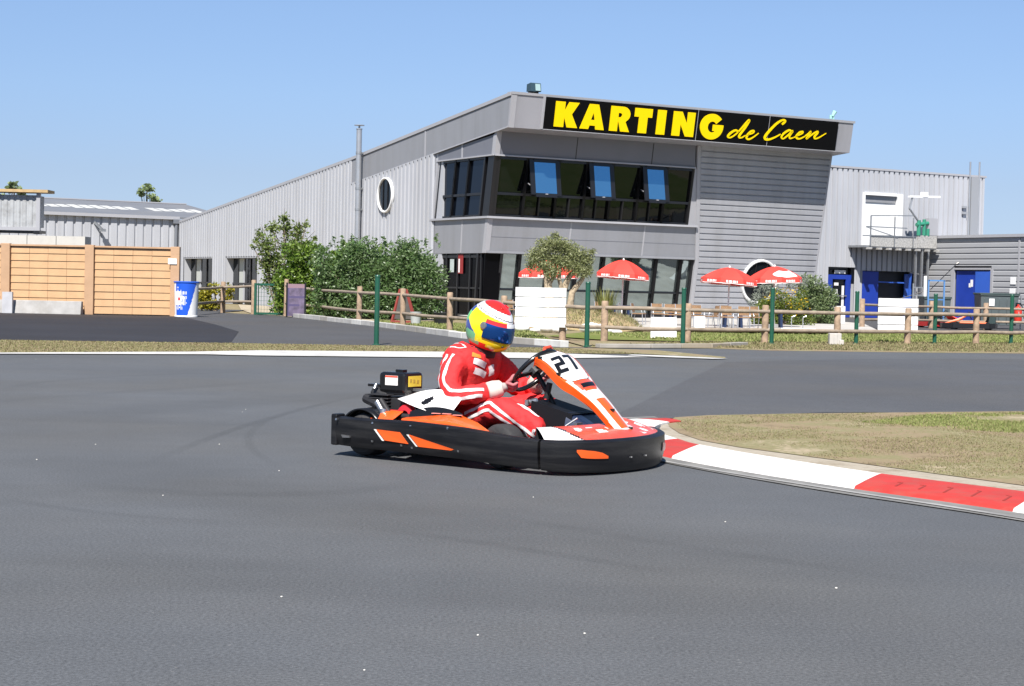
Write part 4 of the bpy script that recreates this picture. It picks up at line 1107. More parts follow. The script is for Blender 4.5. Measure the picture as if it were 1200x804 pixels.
# green gate leaf
gt = thing('mesh_gate', 'narrow dark green steel gate with mesh infill in the fence opening', 'gate', at(299, 369.3))
mb = MB(); W_, H_ = .88, 1.06
for x in (0, W_): mb.beam((x, 0, 0), (x, 0, H_), .10 if x == 0 else .06, .08)
for z in (.06, H_-.04): mb.beam((0, 0, z), (W_, 0, z), .06, .07)
mb.beam((.10, 0, 0), (.10, 0, H_), .12, .02)
mb.build('gate_frame', M_GREEN, gt)
mb = MB()
for k in range(1, 9): mb.beam((k*W_/9, 0, .06), (k*W_/9, 0, H_-.05), .008, .008)
for k in range(1, 7): mb.beam((0, 0, .06+k*.14), (W_, 0, .06+k*.14), .008, .008)
mb.build('mesh', M_GREEN, gt)
# notice board behind the fence
nb = thing('notice_board', 'purple and pink printed notice board standing behind the fence by the gate', 'notice board', at(346.5, 372.2))
def nbm(u, v):
    if v > .86: return 1
    if u < .12 or (abs(v-.6) < .04) or (abs(v-.35) < .05 and u < .7): return 2
    return 0
MB().grid(lambda u, v: (-.30+.60*v, 0, .04+1.02*u), 16, 16, lambda u, v: nbm(v, u)).build('printed_face', [mat('mauve_print', (.11, .085, .14), .6, var=.45, vscale=5), mat('pink_print', (.24, .15, .18), .6), mat('violet_print', (.07, .055, .13), .6)], nb)
mb = MB(); mb.box((0, .03, .55), (.60, .05, 1.02)); mb.box((-.29, .02, .55), (.05, .07, 1.1)); mb.box((.29, .02, .55), (.05, .07, 1.1)); mb.build('board_frame', M_BLK, nb)
# red A-frame, bucket, planter near the entrance
af = thing('a_frame_sign', 'red a-frame pavement sign standing before the dark hedge', 'sign', at(470, 379.5))
mb = MB()
for x in (-.26, .42):
    mb.beam((x*1.0, -.25, 0), (x*.25+.02, 0, .98), .06, .05); mb.beam((x, .3, 0), (x*.25+.02, .02, .98), .06, .05)
mb.beam((-.28, -.25, .06), (.46, -.25, .06), .06, .08); mb.build('sign_frame', mat('dull_red_frame', (.24, .04, .03), .6), af)
MB().prism([(-.20, -.2, .14), (.34, -.2, .14), (.11, -.04, .9), (-.05, -.04, .9)], (0, .02, 0)).build('sign_face', mat('dark_sign_face', (.045, .04, .035), .7, var=.3, vscale=6), af)
bk_ = MB(); bk_.lathe([(.001, 0), (.13, 0), (.16, .34), (.165, .36), (.15, .36), (.12, .04), (.001, .04)], 20)
o = bk_.build('bucket', mat('pale_bucket', (.42, .43, .43), .5), smooth=40); o.location = at(487, 380.5); props(o, 'small pale grey bucket standing right of the red a-frame sign', 'bucket')
pl_ = MB(); pl_.lathe([(.001, 0), (.24, 0), (.29, .30), (.31, .34), (.27, .34), (.25, .25), (.001, .25)], 20)
o = pl_.build('planter', mat('black_planter', (.02, .02, .024), .5), smooth=40); o.location = at(519, 380.5); props(o, 'round black planter on the grass by the dark entrance', 'planter')

# ------------------------------------------------------------------ plants
M_BARK = mat('grey_bark', (.17, .13, .09), .9, var=.35, vscale=12, bump=.6, bscale=20)
M_BARKP = mat('pale_olive_bark', (.36, .29, .20), .9, var=.35, vscale=9, bump=.7, bscale=16)
def leafmat(name, cols, rough=.5, spec=.4):
    m = mat(name, cols[0], rough, spec=spec, island=cols)
    b = m.node_tree.nodes['Principled BSDF']
    # thin leaves let some light through
    nt = m.node_tree; out = [n for n in nt.nodes if n.type == 'OUTPUT_MATERIAL'][0]
    tr = nt.nodes.new('ShaderNodeBsdfTranslucent'); mx = nt.nodes.new('ShaderNodeMixShader'); mx.inputs[0].default_value = .36
    rp = [n for n in nt.nodes if n.type == 'VALTORGB'][0]
    nt.links.new(rp.outputs['Color'], tr.inputs['Color'])
    nt.links.new(b.outputs[0], mx.inputs[1]); nt.links.new(tr.outputs[0], mx.inputs[2]); nt.links.new(mx.outputs[0], out.inputs['Surface'])
    return m
L_LAUREL = leafmat('laurel_leaf', [(.07, .13, .016), (.14, .23, .03), (.22, .31, .06), (.09, .16, .02)], .3, .5)
L_HEDGE = leafmat('hedge_leaf', [(.065, .13, .03), (.11, .19, .06), (.21, .28, .14), (.08, .15, .04), (.15, .22, .09)], .4, .5)
L_TREE = leafmat('shrub_tree_leaf', [(.09, .14, .025), (.15, .21, .045), (.23, .27, .09), (.12, .17, .04)], .45, .4)
L_OLIVE = leafmat('olive_leaf', [(.17, .20, .075), (.25, .28, .12), (.35, .36, .20), (.20, .23, .09)], .5, .4)
L_YELL = leafmat('yellow_flower', [(.55, .38, .02), (.62, .45, .04), (.50, .30, .02)], .6, .2)
L_YGRN = leafmat('yellow_green_leaf', [(.07, .11, .02), (.13, .18, .03), (.21, .24, .05), (.09, .13, .025)], .5, .3)
L_GREYG = leafmat('grey_green_leaf', [(.09, .14, .05), (.15, .21, .09), (.24, .29, .15), (.11, .16, .05)], .5, .4)
L_SILVER = leafmat('silver_leaf', [(.24, .27, .22), (.33, .36, .30), (.17, .20, .15)], .6, .3)
L_FAR = leafmat('far_tree_leaf', [(.20, .27, .11), (.28, .34, .17), (.24, .30, .13)], .6, .3)

def stems(mb, base, tips, r0, r1, m=0):
    for t in tips:
        b = Vector(base)+Vector((rnd.uniform(-.12, .12), rnd.uniform(-.1, .1), 0)); t = Vector(t)
        mid = b.lerp(t, .5)+Vector((rnd.uniform(-.12, .12), rnd.uniform(-.12, .12), rnd.uniform(0, .15)))
        mb.tube([b, mid, t], [r0, (r0+r1)/2, r1], 7, m)
def hedge_clumps(w, d, h, r, seed):
    g_ = random.Random(seed); out = []; nx = int(w/(r*1.15)); nz = int(h/(r*1.1))
    for i in range(nx+1):
        hh = h*(.86+.14*math.sin(i*1.9+seed)+g_.uniform(-.05, .05))
        for k in range(nz+1):
            for y in (-d/2+r, 0, d/2-r):
                if y > 0 and k < nz-1: continue
                z = r*.6+(hh-r*1.5)*k/nz; e = abs(i/nx-.5)*2
                if e > .85 and k == nz and g_.random() < .6: continue
                rr = r*g_.uniform(.75, 1.2)
                out.append((-w/2+r+(w-2*r)*i/nx+g_.uniform(-.12, .12), y+g_.uniform(-.1, .1), z+g_.uniform(-.12, .12), rr, rr, rr))
    for k in range(int(w*7)):
        out.append((g_.uniform(-w/2+.2, w/2-.2), g_.uniform(-d/2, d/4), h*.93+g_.uniform(-.15, .22), .06, .06, g_.uniform(.10, .22)))
    return out
def bush(name, label, cat, p, clumps, n, size, leaf, nst=9, aspect=.45, hollow=.5, group=None, flower=None):
    t = thing(name, label, cat, p, 0, group)
    P = clump_points(clumps, n, hollow); P = P[P[:, 2] > .03]
    leaf_cloud('foliage', P, size, leaf, t, aspect)
    mb = MB(); stems(mb, (0, 0, -.05), [(c[0], c[1], c[2]) for c in clumps[:nst]], .04, .012); mb.build('stem', M_BARK, t, smooth=60)
    if flower:
        m, k, cl, s = flower
        Q = clump_points(cl, k, .85); leaf_cloud('blossom', Q[Q[:, 2] > .05], s, m, t, .8)
    return t
# tall loose shrub tree
p = at(328, 369)+Vector((-.1, 1.1, 0))
cl = []
g = random.Random(3)
sp = [(-.75, 2.75, .22), (-.35, 2.95, .30), (.05, 3.30, .24), (.12, 3.0, .34), (.55, 2.9, .30), (.85, 3.1, .16), (-.5, 2.35, .42), (.25, 2.35, .5), (.75, 2.3, .38), (-.2, 1.85, .55), (.5, 1.7, .5), (-.55, 1.7, .4), (0, 1.2, .5), (.5, 1.0, .45), (-.4, 1.1, .4), (.1, .6, .4), (-.95, 2.55, .13), (-1.05, 2.3, .12), (1.1, 2.65, .14)]
for x, z, r in sp: cl.append((x, g.uniform(-.35, .35), z, r, r, r*1.05))
t = bush('shrub_tree', 'tall loose leafy shrub tree behind the green gate at the end of the hedge', 'tree', p, cl, 5200, .125, L_TREE, nst=19, hollow=.2)
mb = MB(); 
for x, z, r in sp[:6]+sp[-3:]:
    mb.tube([(x*.4, 0, z-.6), (x*.8, 0, z), (x*1.02, .02, z+r+.12)], [.016, .010, .004], 5)
mb.build('twig', M_BARK, t)
# hedge bushes
bush('laurel_bush', 'glossy bright green laurel bush between the shrub tree and the long hedge', 'bush', at(376, 371.5)+Vector((.35, 1.0, 0)), hedge_clumps(4.1, 1.5, 2.45, .42, 5), 17000, .15, L_LAUREL, aspect=.42)
hp = (at(428, 375.5)+at(490, 378))/2
bush('hedge', 'dense dark green hedge along the ribbed wall, running to the dark entrance', 'hedge', at(442, 374.5)+Vector((0, .5, 0)), hedge_clumps(4.3, 1.6, 2.6, .42, 9), 32000, .13, L_HEDGE, aspect=.36)
bush('hedge', 'rounded end of the dark green hedge nearest the dark entrance', 'hedge', at(463, 375.2)+Vector((0, .5, 0)), hedge_clumps(2.0, 1.4, 2.35, .40, 15), 16000, .12, L_HEDGE, aspect=.36)
bush('yellow_bush', 'small yellow leaved bush behind the left rail fence', 'bush', at(251, 364.5), bush_clumps(0, 0, 1.5, .8, 1.15, 14, .3, 21), 2200, .12, leafmat('golden_leaf', [(.30, .27, .02), (.42, .36, .03), (.16, .19, .03), (.34, .28, .02)]), aspect=.5)
# right hand shrubs
p = at(918, 382.5)
bush('flowering_bush', 'yellow green bush with yellow flowers under the rightmost parasol', 'bush', p, bush_clumps(0, 0, 2.3, 1.4, 1.42, 30, .36, 31), 8500, .085, L_YGRN,
     flower=(L_YELL, 170, [(.35, -.35, .95, .4, .35, .35), (-.6, -.35, .75, .25, .25, .3), (.1, -.5, .6, .4, .2, .3), (.6, -.4, .7, .25, .2, .3), (-.05, -.3, 1.15, .5, .3, .15)], .07))
bush('grey_green_bush', 'rounded grey green bush beside the glazed blue door', 'bush', at(956, 381), bush_clumps(0, 0, 1.7, 1.5, 1.95, 30, .42, 37), 10000, .10, L_GREYG)
bush('silver_plant', 'silvery leaved plant between the round window and the flowering bush', 'plant', at(893, 381.5), [(.0, 0, 1.1, .32, .3, .35), (.35, 0, 1.3, .25, .25, .3), (-.25, 0, .7, .3, .3, .4), (1.0, .2, 1.5, .35, .25, .25), (1.35, .2, 1.55, .3, .25, .25)], 1500, .10, L_SILVER, aspect=.25)
# olive tree
p = Vector((1.40, 52.5, 0))
ol = thing('olive_tree', 'old olive tree with pale twisted double trunk above the white board', 'tree', p)
tr = MB()
tr.tube([(-.30, 0, 0), (-.24, 0, .55), (-.30, 0, 1.0), (-.36, 0, 1.35), (-.44, 0, 1.75)], [.17, .15, .14, .11, .07], 10)
tr.tube([(.12, 0, 0), (.10, 0, .6), (.12, .05, 1.0), (.30, .05, 1.45), (.55, 0, 1.75)], [.15, .13, .12, .09, .05], 10)
tr.tube([(.32, .1, 0), (.36, .1, .6), (.42, .1, 1.0), (.72, .1, 1.40), (.85, .1, 1.75)], [.13, .11, .10, .07, .04], 10)
tr.tube([(.12, 0, .95), (.0, -.1, 1.4), (.05, -.1, 1.8)], [.08, .06, .03], 8)
tr.tube([(-.30, 0, 1.2), (-.1, .1, 1.6), (-.1, .1, 1.9)], [.07, .05, .03], 8)
tr.build('trunk', M_BARKP, ol, smooth=70)
oc = [(-.75, 0, 2.05, .36, .36, .30), (-.45, .1, 2.35, .36, .36, .28), (-.10, -.1, 2.45, .34, .34, .24), (.25, .1, 2.30, .36, .36, .28), (.60, 0, 2.10, .38, .36, .30), (.92, .1, 1.95, .28, .3, .26), (-.55, -.1, 1.75, .32, .3, .24), (-.1, 0, 1.95, .42, .4, .34), (.35, -.1, 1.80, .36, .36, .30), (.75, -.1, 1.65, .30, .3, .24), (-.2, -.2, 1.55, .26, .26, .22), (.98, 0, 1.62, .2, .2, .2), (-.95, 0, 1.75, .16, .16, .22), (1.12, 0, 2.2, .14, .14, .14), (-.15, 0, 2.70, .14, .14, .12)]
leaf_cloud('crown', clump_points([(c[0]*.90-.02, c[1], c[2]+.03, c[3]*1.12, c[4]*1.1, c[5]*1.15) for c in oc], 13000, .15), .10, L_OLIVE, ol, .26)
# raised dry bed at its foot
bed = MB()
bed.grid(lambda u, v: (-1.6+3.6*v, -1.6+7*u, (.50*math.sin(math.pi*min(1, u*1.15))**.6 if 0 < u < .87 else 0)*(math.sin(math.pi*v)**.35 if 0 < v < 1 else 0)+.02*math.sin(v*21+u*17)), 20, 22)
o = bed.build('planting_bed', soil('tan_bed_soil', [(.26, .19, .10), (.36, .27, .16), (.24, .21, .09)], scale=2.0), smooth=80); o.location = (1.55, 47.5, 0); props(o, kind='structure')
def bedpts(n, h0):
    v = nrng.random(n); u = nrng.random(n)
    z = .50*np.sin(np.pi*np.clip(u*1.15, 0, 1))**.6*np.sin(np.pi*v)**.35
    return np.stack([1.55-1.6+3.6*v, 47.5-1.6+7*u, np.where(u < .87, z, 0)], 1)
B_ = bedpts(5000, 0); n = len(B_); a = nrng.uniform(0, 6.28, n); hh = .10*(.4+nrng.random(n)); ln = nrng.normal(0, .05, (n, 2))
V = np.zeros((n, 3, 3)); V[:, 0] = B_-np.stack([np.cos(a)*.012, np.sin(a)*.012, 0*a], 1); V[:, 1] = B_+np.stack([np.cos(a)*.012, np.sin(a)*.012, 0*a], 1); V[:, 2] = B_+np.stack([ln[:, 0], ln[:, 1], hh], 1)
props(np_mesh('bed_grass', V.reshape(-1, 3), np.arange(n*3).reshape(n, 3), M_GDRY), kind='stuff')
# tuft of tall grass on the bed
tg = thing('grass_tuft', 'tuft of tall green grass right of the olive trunks', 'plant', (2.62, 48.2, .42))
mb = MB()
for k in range(150):
    a = rnd.random()*6.28; r = rnd.random()*.22; l = rnd.uniform(.35, .8); b = Vector((math.cos(a)*r, math.sin(a)*r, 0)); t = b+Vector((math.cos(a)*l*.35, math.sin(a)*l*.35, l))
    s = Vector((-math.sin(a), math.cos(a), 0))*.012; md = b.lerp(t, .55)+Vector((0, 0, .07))
    mb.add([b-s, b+s, md+s, t, md-s], [(0, 1, 2, 3, 4)])
mb.build('blades', leafmat('tall_grass_blade', [(.16, .19, .05), (.28, .27, .09), (.20, .24, .07)]), tg)
# white stones along the bed
sm = mat('white_stone', (.66, .64, .60), .85, var=.12, vscale=9)
st = [(612, 388, .15), (640, 388, .19), (650, 386, .26), (657, 389, .14), (694, 389, .22), (703, 388, .17), (712, 390, .14), (722, 391, .10), (626, 389, .10)]
for i, (x, y, r) in enumerate(st):
    mb = MB(); ph = rnd.random()*6
    mb.grid(lambda u, v: (r*(1.35+.2*math.sin(3*v*6.28+ph))*math.sin(u*math.pi)*math.cos(v*6.283), r*math.sin(u*math.pi)*math.sin(v*6.283), r*.62*(1+.15*math.sin(5*v+ph))*math.cos(u*math.pi)+r*.4), 7, 10, wrap=True)
    o = mb.build('stone', sm, smooth=50); q = at(x, y); o.location = (q.x*.985, q.y*.985, .02)
    where = ['left end of the bed under the white board', 'bed edge below the left part of the white board', 'bed edge below the right part of the white board, biggest there', 'right corner of the white board', 'just right of the green post by the olive tree, biggest there', 'second right of the green post by the olive tree', 'third right of the green post by the olive tree', 'close to the rail post right of the olive tree, the tiniest', 'small, left under the white board'][i]
    props(o, 'white stone at the '+where if i < 4 else 'white stone '+where, 'stone', 'white stones edging the dry bed')

# distant tree tops
def far_tree(label, p, z0, h, r, n):
    t = thing('tree', label, 'tree', p)
    mb = MB(); mb.tube([(0, 0, 0), (.05, 0, z0*.6), (0, 0, z0+h*.7)], [.22, .15, .03], 8); mb.build('trunk', M_BARK, t)
    cl = []; g_ = random.Random(n)
    for k in range(9):
        a = g_.random()*6.28; q = g_.random()
        cl.append((math.cos(a)*r*(1-q)*.9, math.sin(a)*r*.5, z0+h*q, r*.34, r*.3, h*.16))
    mb = MB(); stems(mb, (0, 0, z0*.8), [(c[0], c[1], c[2]) for c in cl], .04, .01); mb.build('limb', M_BARK, t)
    leaf_cloud('crown', clump_points(cl, 330, .2), .30, L_FAR, t, .5)
far_tree('thin pale green tree top rising behind the warehouse roof', (-23.7, 110, 0), 5.8, 1.35, 1.05, 11)
far_tree('small tree tip just above the grey container at far left', (-29.3, 100, 0), 5.5, 1.05, .85, 5)
# ------------------------------------------------------------------ terrace: parasols, tables, chairs
M_CANR = mat('parasol_red', (.66, .05, .035), .7, var=.05, vscale=3)
M_CANW = mat('parasol_white', (.74, .70, .68), .7)
M_ALU = mat('brushed_aluminium', (.55, .55, .56), .35, metal=.7)
M_WICK = mat('brown_wicker', (.23, .135, .07), .8, var=.3, vscale=30)
M_TAB = mat('dark_table_top', (.05, .05, .07), .35)
M_NAVY = mat('navy_table_leg', (.02, .035, .09), .4)
def parasol(label, p, dia, ztop, drop, tilt=(0, 0), white_patches=(), big=None, rz=0.0):
    t = thing('parasol', label, 'parasol', p, rz, 'red parasols on the terrace')
    T = Matrix.Translation((0, 0, ztop-drop)) @ Matrix.Rotation(R(tilt[0]), 4, 'Y') @ Matrix.Rotation(R(tilt[1]), 4, 'X')
    r = dia/2; n = 8
    def P(a, q, dz=0.0):
        # octagonal canopy with slightly sagging panels; q = 0 top .. 1 eave
        k = a*n/(2*math.pi); f = k-math.floor(k); a0 = math.floor(k)*2*math.pi/n; a1 = a0+2*math.pi/n
        x = math.cos(a0)*(1-f)+math.cos(a1)*f; y = math.sin(a0)*(1-f)+math.sin(a1)*f
        sag = .035*math.sin(math.pi*f)*q
        return T @ Vector((x*r*q, y*r*q, drop*(1-q**1.65)-sag+dz))
    ca = MB().grid(lambda u, v: P(v*2*math.pi, max(u, .01)), 8, 48, wrap=True).build('canopy', M_CANR, t, smooth=25)
    def V(a, q):
        e = P(a, 1); k = a*n/(2*math.pi); f = k-math.floor(k); s = .165*(1-.25*math.sin(math.pi*f)**2)
        return e-Vector((0, 0, s*q))+(e-T @ Vector((0, 0, 0)))*(.02*q)
    def vm(u, v):
        f = (v*8) % 1
        if u > .86: return 1
        if .24 < f < .76 and .25 < u < .72 and (int(v*8) % 8) in white_patches: return 1 if int(f*24) % 4 else 0
        return 0
    MB().grid(lambda u, v: V(v*2*math.pi, u), 8, 192, vm, wrap=True).build('valance', [M_CANR, M_CANW], t)
    if big:
        a0, a1, q0, q1 = big
        def bp(u, v):
            a = a0+(a1-a0)*v; e = math.sin(v*math.pi)**.5; q = q0+(q1-q0)*(.5+(u-.5)*e*(.85+.15*math.sin(v*9)))
            return P(a, min(q, 1.0), .008)
        MB().grid(bp, 6, 24).build('printed_patch', M_CANW, ca)
    mb = MB(); mb.tube([(0, 0, .03), T @ Vector((0, 0, drop+.02))], .024, 10); mb.build('pole', M_CANW, t, smooth=40)
    mb = MB(); c = T @ Vector((0, 0, drop)); mb.lathe([(.001, .06), (.035, .03), (.03, 0), (.045, -.02)], 10, Matrix.Translation(c)); mb.build('finial', M_CANW, t, smooth=50)
    mb = MB()
    for k in range(8):
        a = 2*math.pi*k/8; mb.beam(T @ Vector((0, 0, drop*.86)), P(a+1e-4, .96, -.02), .012, .015)
    mb.build('ribs', M_ALU, t)
    MB().lathe([(.001, 0), (.26, 0), (.26, .06), (.05, .09), (.03, .25), (.001, .25)], 18).build('base', mat('parasol_base', (.25, .25, .25), .8), t, smooth=40)
    return t
def anchor(x, Y, z=.06):
    return Vector(((x-600)/FPX*Y, Y, z))
PW = range(8)
parasol('red parasol half hidden behind the olive tree trunks', anchor(641, 56.5), 2.0, 1.98, .44, (0, 0), PW, rz=.2)
parasol('red parasol with a white pole standing alone in front of the terrace glazing', anchor(727.5, 56.2), 1.80, 2.03, .46, (4, 0), PW, rz=.39)
parasol('red parasol in front of the ribbed grey block, left of the round window', anchor(852, 52.2), 1.76, 1.80, .36, (4, 0), PW, rz=.39)
parasol('red parasol with large white print covering the round window', anchor(906, 53.2), 1.72, 1.88, .36, (-2, 0), PW, big=(4.35, 6.05, .52, 1.0), rz=.1)

def table(label, p, s=1.0):
    t = thing('bistro_table', label, 'table', p, 0, 'terrace tables')
    MB().lathe([(.001, .52), (.36, .52), (.37, .535), (.36, .55), (.001, .55)], 24).build('table_top', M_TAB, t, smooth=40)
    for dx, dy in ((-.22, -.2), (.22, -.2), (-.22, .2), (.22, .2)): MB().beam((dx*1.1, dy*1.1, 0), (dx, dy, .52), .05, .05).build('leg', M_NAVY, t)
    return t
def chair():
    t = thing('terrace_chair', 'x', 'chair', (0, 0, 0), 0, 'wicker chairs on the terrace')
    MB().box((0, 0, .33), (.36, .36, .035)).build('seat', M_WICK, t, bevel=.01)
    MB().grid(lambda u, v: (-.17+.34*v, .175+.05*u-.03*math.sin(math.pi*v), .38+.26*u), 4, 8).build('backrest', M_WICK, t)
    for sx in (-.17, .17):
        MB().tube([(sx, -.17, 0), (sx*.97, -.15, .34), (sx, -.1, .47), (sx, .16, .48)], .014, 8).build('front_leg', M_ALU, t, smooth=60)
        MB().tube([(sx*1.05, .24, 0), (sx, .17, .33), (sx, .23, .65)], .014, 8).build('rear_leg', M_ALU, t, smooth=60)
    return t
tabs = [(727, 54.4, 'dark bistro table under the lone red parasol'), (858, 50.6, 'dark bistro table under the red parasol before the ribbed block'), (793, 53.0, 'dark bistro table behind the small white panel'), (640, 55.2, 'dark bistro table below the parasol behind the olive tree'), (905, 51.8, 'dark bistro table before the flowering bush')]
for x, Y, lab in tabs: table(lab, anchor(x, Y))
c0 = chair()
spots = [(597, 55.0, 200, 'wicker chair nearest the dark entrance, left of the white plank board'), (583, 54.6, 100, 'wicker chair by the dark glazing, hidden behind the driver helmet'), (703, 55.6, 185, 'wicker chair turned away beside the green post right of the olive tree'),
         (716, 52.4, 80, 'wicker chair left of the lone parasol pole'), (748, 52.0, 250, 'wicker chair with leaning back right of the lone parasol pole'), (770, 52.6, 185, 'wicker chair between the lone parasol and the small white panel'), (784, 51.6, 175, 'wicker chair standing just behind the small white panel'), (797, 51.8, 185, 'wicker chair behind the green post at the small white panel'),
         (817, 50.2, 190, 'wicker chair at the left corner of the ribbed block, first of that row'), (832, 49.6, 110, 'wicker chair second along the ribbed block'), (851, 48.9, 180, 'wicker chair with its back to the track under the parasol by the ribbed block'), (871, 49.1, 175, 'wicker chair left of the rail post before the round window'), (886, 49.8, 200, 'wicker chair last in the row before the round window'), (843, 51.6, 20, 'wicker chair on the far side of the table by the ribbed block')]
for i, (x, Y, a, lab) in enumerate(spots):
    o = c0 if i == 0 else copy_tree(c0)
    o.location = anchor(x, Y); o.rotation_euler = (0, 0, R(a+180)); o['label'] = lab
# low hoop rails near the flowering bush
hb = MB()
for x in (0, .33): hb.tube([(x, 0, 0), (x, 0, .36), (x+.1, 0, .40)], .014, 6)
hb.tube([(-.3, 0, .02), (.7, 0, .02)], .02, 6)
o = hb.build('hoop_rail', M_ALU); o.location = anchor(927, 49.6, .06); props(o, 'low bent metal hoop rail on the paving before the flowering bush', 'rail')
wb = MB(); wb.prism([(-.55, 0, 0), (.55, 0, 0), (.55, 0, .62), (.3, 0, .30)], (0, .25, 0)); o = wb.build('white_ramp', M_WHITE); o.location = anchor(972, 63, .06); props(o, 'white wedge shaped block at the foot of the grey green bush', 'block')
wbx = MB().box((0, 0, .17), (.30, .25, .34)).build('white_box', M_WHITE, bevel=.01); wbx.location = anchor(819, 48.2, .06); props(wbx, 'small white box on the terrace in front of the chair row', 'box')

# ------------------------------------------------------------------ yard at the right: bins, extinguisher, rack, parked karts
M_BIN = mat('grey_green_bin', (.085, .105, .11), .5, var=.08, vscale=4)
M_BIN2 = mat('dark_bin_lid', (.03, .05, .05), .45)
def binn(label, p, w, h, d, rz=0, paper=True):
    t = thing('wheeled_bin', label, 'bin', p, rz, 'dark wheeled bins in the yard')
    mb = MB(); mb.add([(-w*.46, -d*.42, .14), (w*.46, -d*.42, .14), (w*.46, d*.42, .14), (-w*.46, d*.42, .14), (-w/2, -d/2, h), (w/2, -d/2, h), (w/2, d/2, h), (-w/2, d/2, h)], [(0, 1, 5, 4), (1, 2, 6, 5), (2, 3, 7, 6), (3, 0, 4, 7), (0, 3, 2, 1), (4, 5, 6, 7)])
    for k in range(5): mb.box((-w*.4+k*w*.2, -d*.47, h*.55), (.03, .06, h*.7))
    mb.build('body', M_BIN, t, bevel=.02)
    mb = MB(); mb.box((0, 0, h+.03), (w*1.06, d*1.06, .07)); mb.box((0, -d*.5, h-.02), (w*1.02, .05, .05)); mb.build('lid', M_BIN2, t, bevel=.02)
    for sx in (-.38, .38): MB().tube([(sx*w-.03, -d*.3, .08), (sx*w+.03, -d*.3, .08)], .08, 12).build('wheel', M_BLK, t, smooth=40)
    if paper: MB().box((-w*.22, -d*.55, h*.78), (.19, .012, .26)).build('notice', M_WHITE, t)
    return t
binn('large grey green wheeled bin with white notice right of the blue annex door', anchor(1166, 61.0, 0), 1.35, 1.22, .9)
binn('dark wheeled bin partly behind the blue steel rack, left of the annex door', anchor(1094, 64.5, 0), 1.0, 1.05, .9, paper=False)
fe = thing('fire_extinguisher', 'red fire extinguisher bottle on a stand right of the large bin', 'extinguisher', anchor(1192, 60.5, 0))
MB().lathe([(.001, .24), (.12, .24), (.135, .28), (.135, .70), (.09, .80), (.04, .84), (.04, .90), (.001, .90)], 18).build('cylinder', mat('extinguisher_red', (.55, .035, .02), .4), fe, smooth=40)
MB().tube([(-.02, -.142, .50), (-.02, -.142, .64)], .05, 8, flat=.2).build('instruction_label', M_CANW, fe)
mb = MB(); mb.box((0, 0, .93), (.18, .05, .05)); mb.tube([(.08, 0, .92), (.2, -.05, .7), (.18, -.1, .4)], .02, 6); mb.build('valve', M_BLK, fe)
mb = MB(); mb.beam((-.14, .16, 0), (-.14, .16, 1.2), .04, .04); mb.beam((.14, .16, 0), (.14, .16, 1.2), .04, .04); mb.box((0, .02, .22), (.34, .34, .03)); mb.box((0, .16, .6), (.3, .03, .04)); mb.build('stand', M_GALV, fe)
rk = thing('steel_rack', 'light blue square steel frame standing left of the annex door', 'rack', anchor(1095, 63, 0))
mb = MB()
for x in (-.28, .30): mb.beam((x, 0, 0), (x, 0, 1.72), .055, .055)
mb.beam((-.28, 0, 1.70), (.30, 0, 1.70), .055, .055); mb.beam((-.25, 0, 1.0), (.27, 0, 1.0), .04, .04); mb.build('frame', mat('pale_blue_steel', (.08, .20, .42), .5), rk)
for x in (-.28, .30): MB().box((x, 0, .012), (.14, .3, .024)).build('foot', M_GALV, rk)
wpz = thing('white_pole', 'white steel pole with ladder rungs below the loading platform', 'pole', anchor(1082, 66, 0))
mb = MB(); mb.beam((0, 0, 0), (0, 0, 1.9), .13, .10); mb.build('mast', M_WHITE, wpz)
mb = MB()
for k in range(5): mb.beam((-.45, 0, .25+k*.3), (0, 0, .25+k*.3), .04, .04)
mb.beam((-.45, 0, 0), (-.45, 0, 1.6), .05, .05); mb.build('ladder', M_GALV, wpz)
MB().box((0, 0, .02), (.3, .3, .04)).build('foot_plate', M_GALV, wpz)
wire = MB(); wire.tube([anchor(1100, 70, .0)+Vector((-1.6, 0, 1.0)), anchor(1100, 70, 0)+Vector((-.4, 0, 1.4)), anchor(1118, 72, 2.5)], .018, 5)
wire.tube([anchor(1118, 72, 2.5), anchor(1118, 72, 2.5)+Vector((.1, 0, .06))], .05, 6)
o = wire.build('cable', M_BLK); props(o, 'thin black cable slanting up across the grey annex wall', 'cable')

def parked_kart(label, p, rz, cbody, cdark):
    t = thing('parked_kart', label, 'kart', p, rz, 'karts parked in the yard')
    mb = MB()
    loop = [(.85, -.5), (.95, -.2), (.95, .2), (.85, .5), (.5, .62), (-.7, .62), (-.85, .5), (-.85, -.5), (-.7, -.62), (.5, -.62)]
    for i in range(10):
        a, b = loop[i], loop[(i+1) % 10]; mb.beam((*a, .14), (*b, .14), .05, .16)
    mb.build('bumper', cdark, t)
    MB().prism([(.82, -.45, .18), (.82, .45, .18), (.35, .3, .30), (.1, .16, .46), (.1, -.16, .46), (.35, -.3, .30)], (0, 0, .03)).build('nose', cbody, t)
    for s in (-1, 1):
        MB().box((-.15, s*.48, .22), (.9, .2, .10)).build('side_pod', cbody, t, bevel=.03)
        for x in (.5, -.62):
            w = MB().tube([(x, s*.42, .13), (x, s*.58, .13)], .13, 16).build('tyre', M_BLK, t, smooth=40)
            MB().tube([(x, s*.585-.02*s, .13), (x, s*.59, .13)], .06, 12).build('rim', M_ALU, w)
    MB().grid(lambda u, v: (-.45-.18*u, -.2+.4*v, .12+.42*u-.08*math.sin(math.pi*v)), 5, 8).build('seat', M_BLK, t)
    mb = MB(); mb.tube([(.0+.13*math.sin(k*.523)*.4, .14*math.cos(k*.523), .48+.13*math.sin(k*.523)) for k in range(13)], .014, 6); mb.build('steering_wheel', M_BLK, t)
    MB().box((-.68, -.25, .36), (.3, .25, .3)).build('engine', M_BIN2, t, bevel=.02)
    MB().box((0, 0, .07), (1.5, .8, .03)).build('floor_pan', M_GALV, t)
    return t
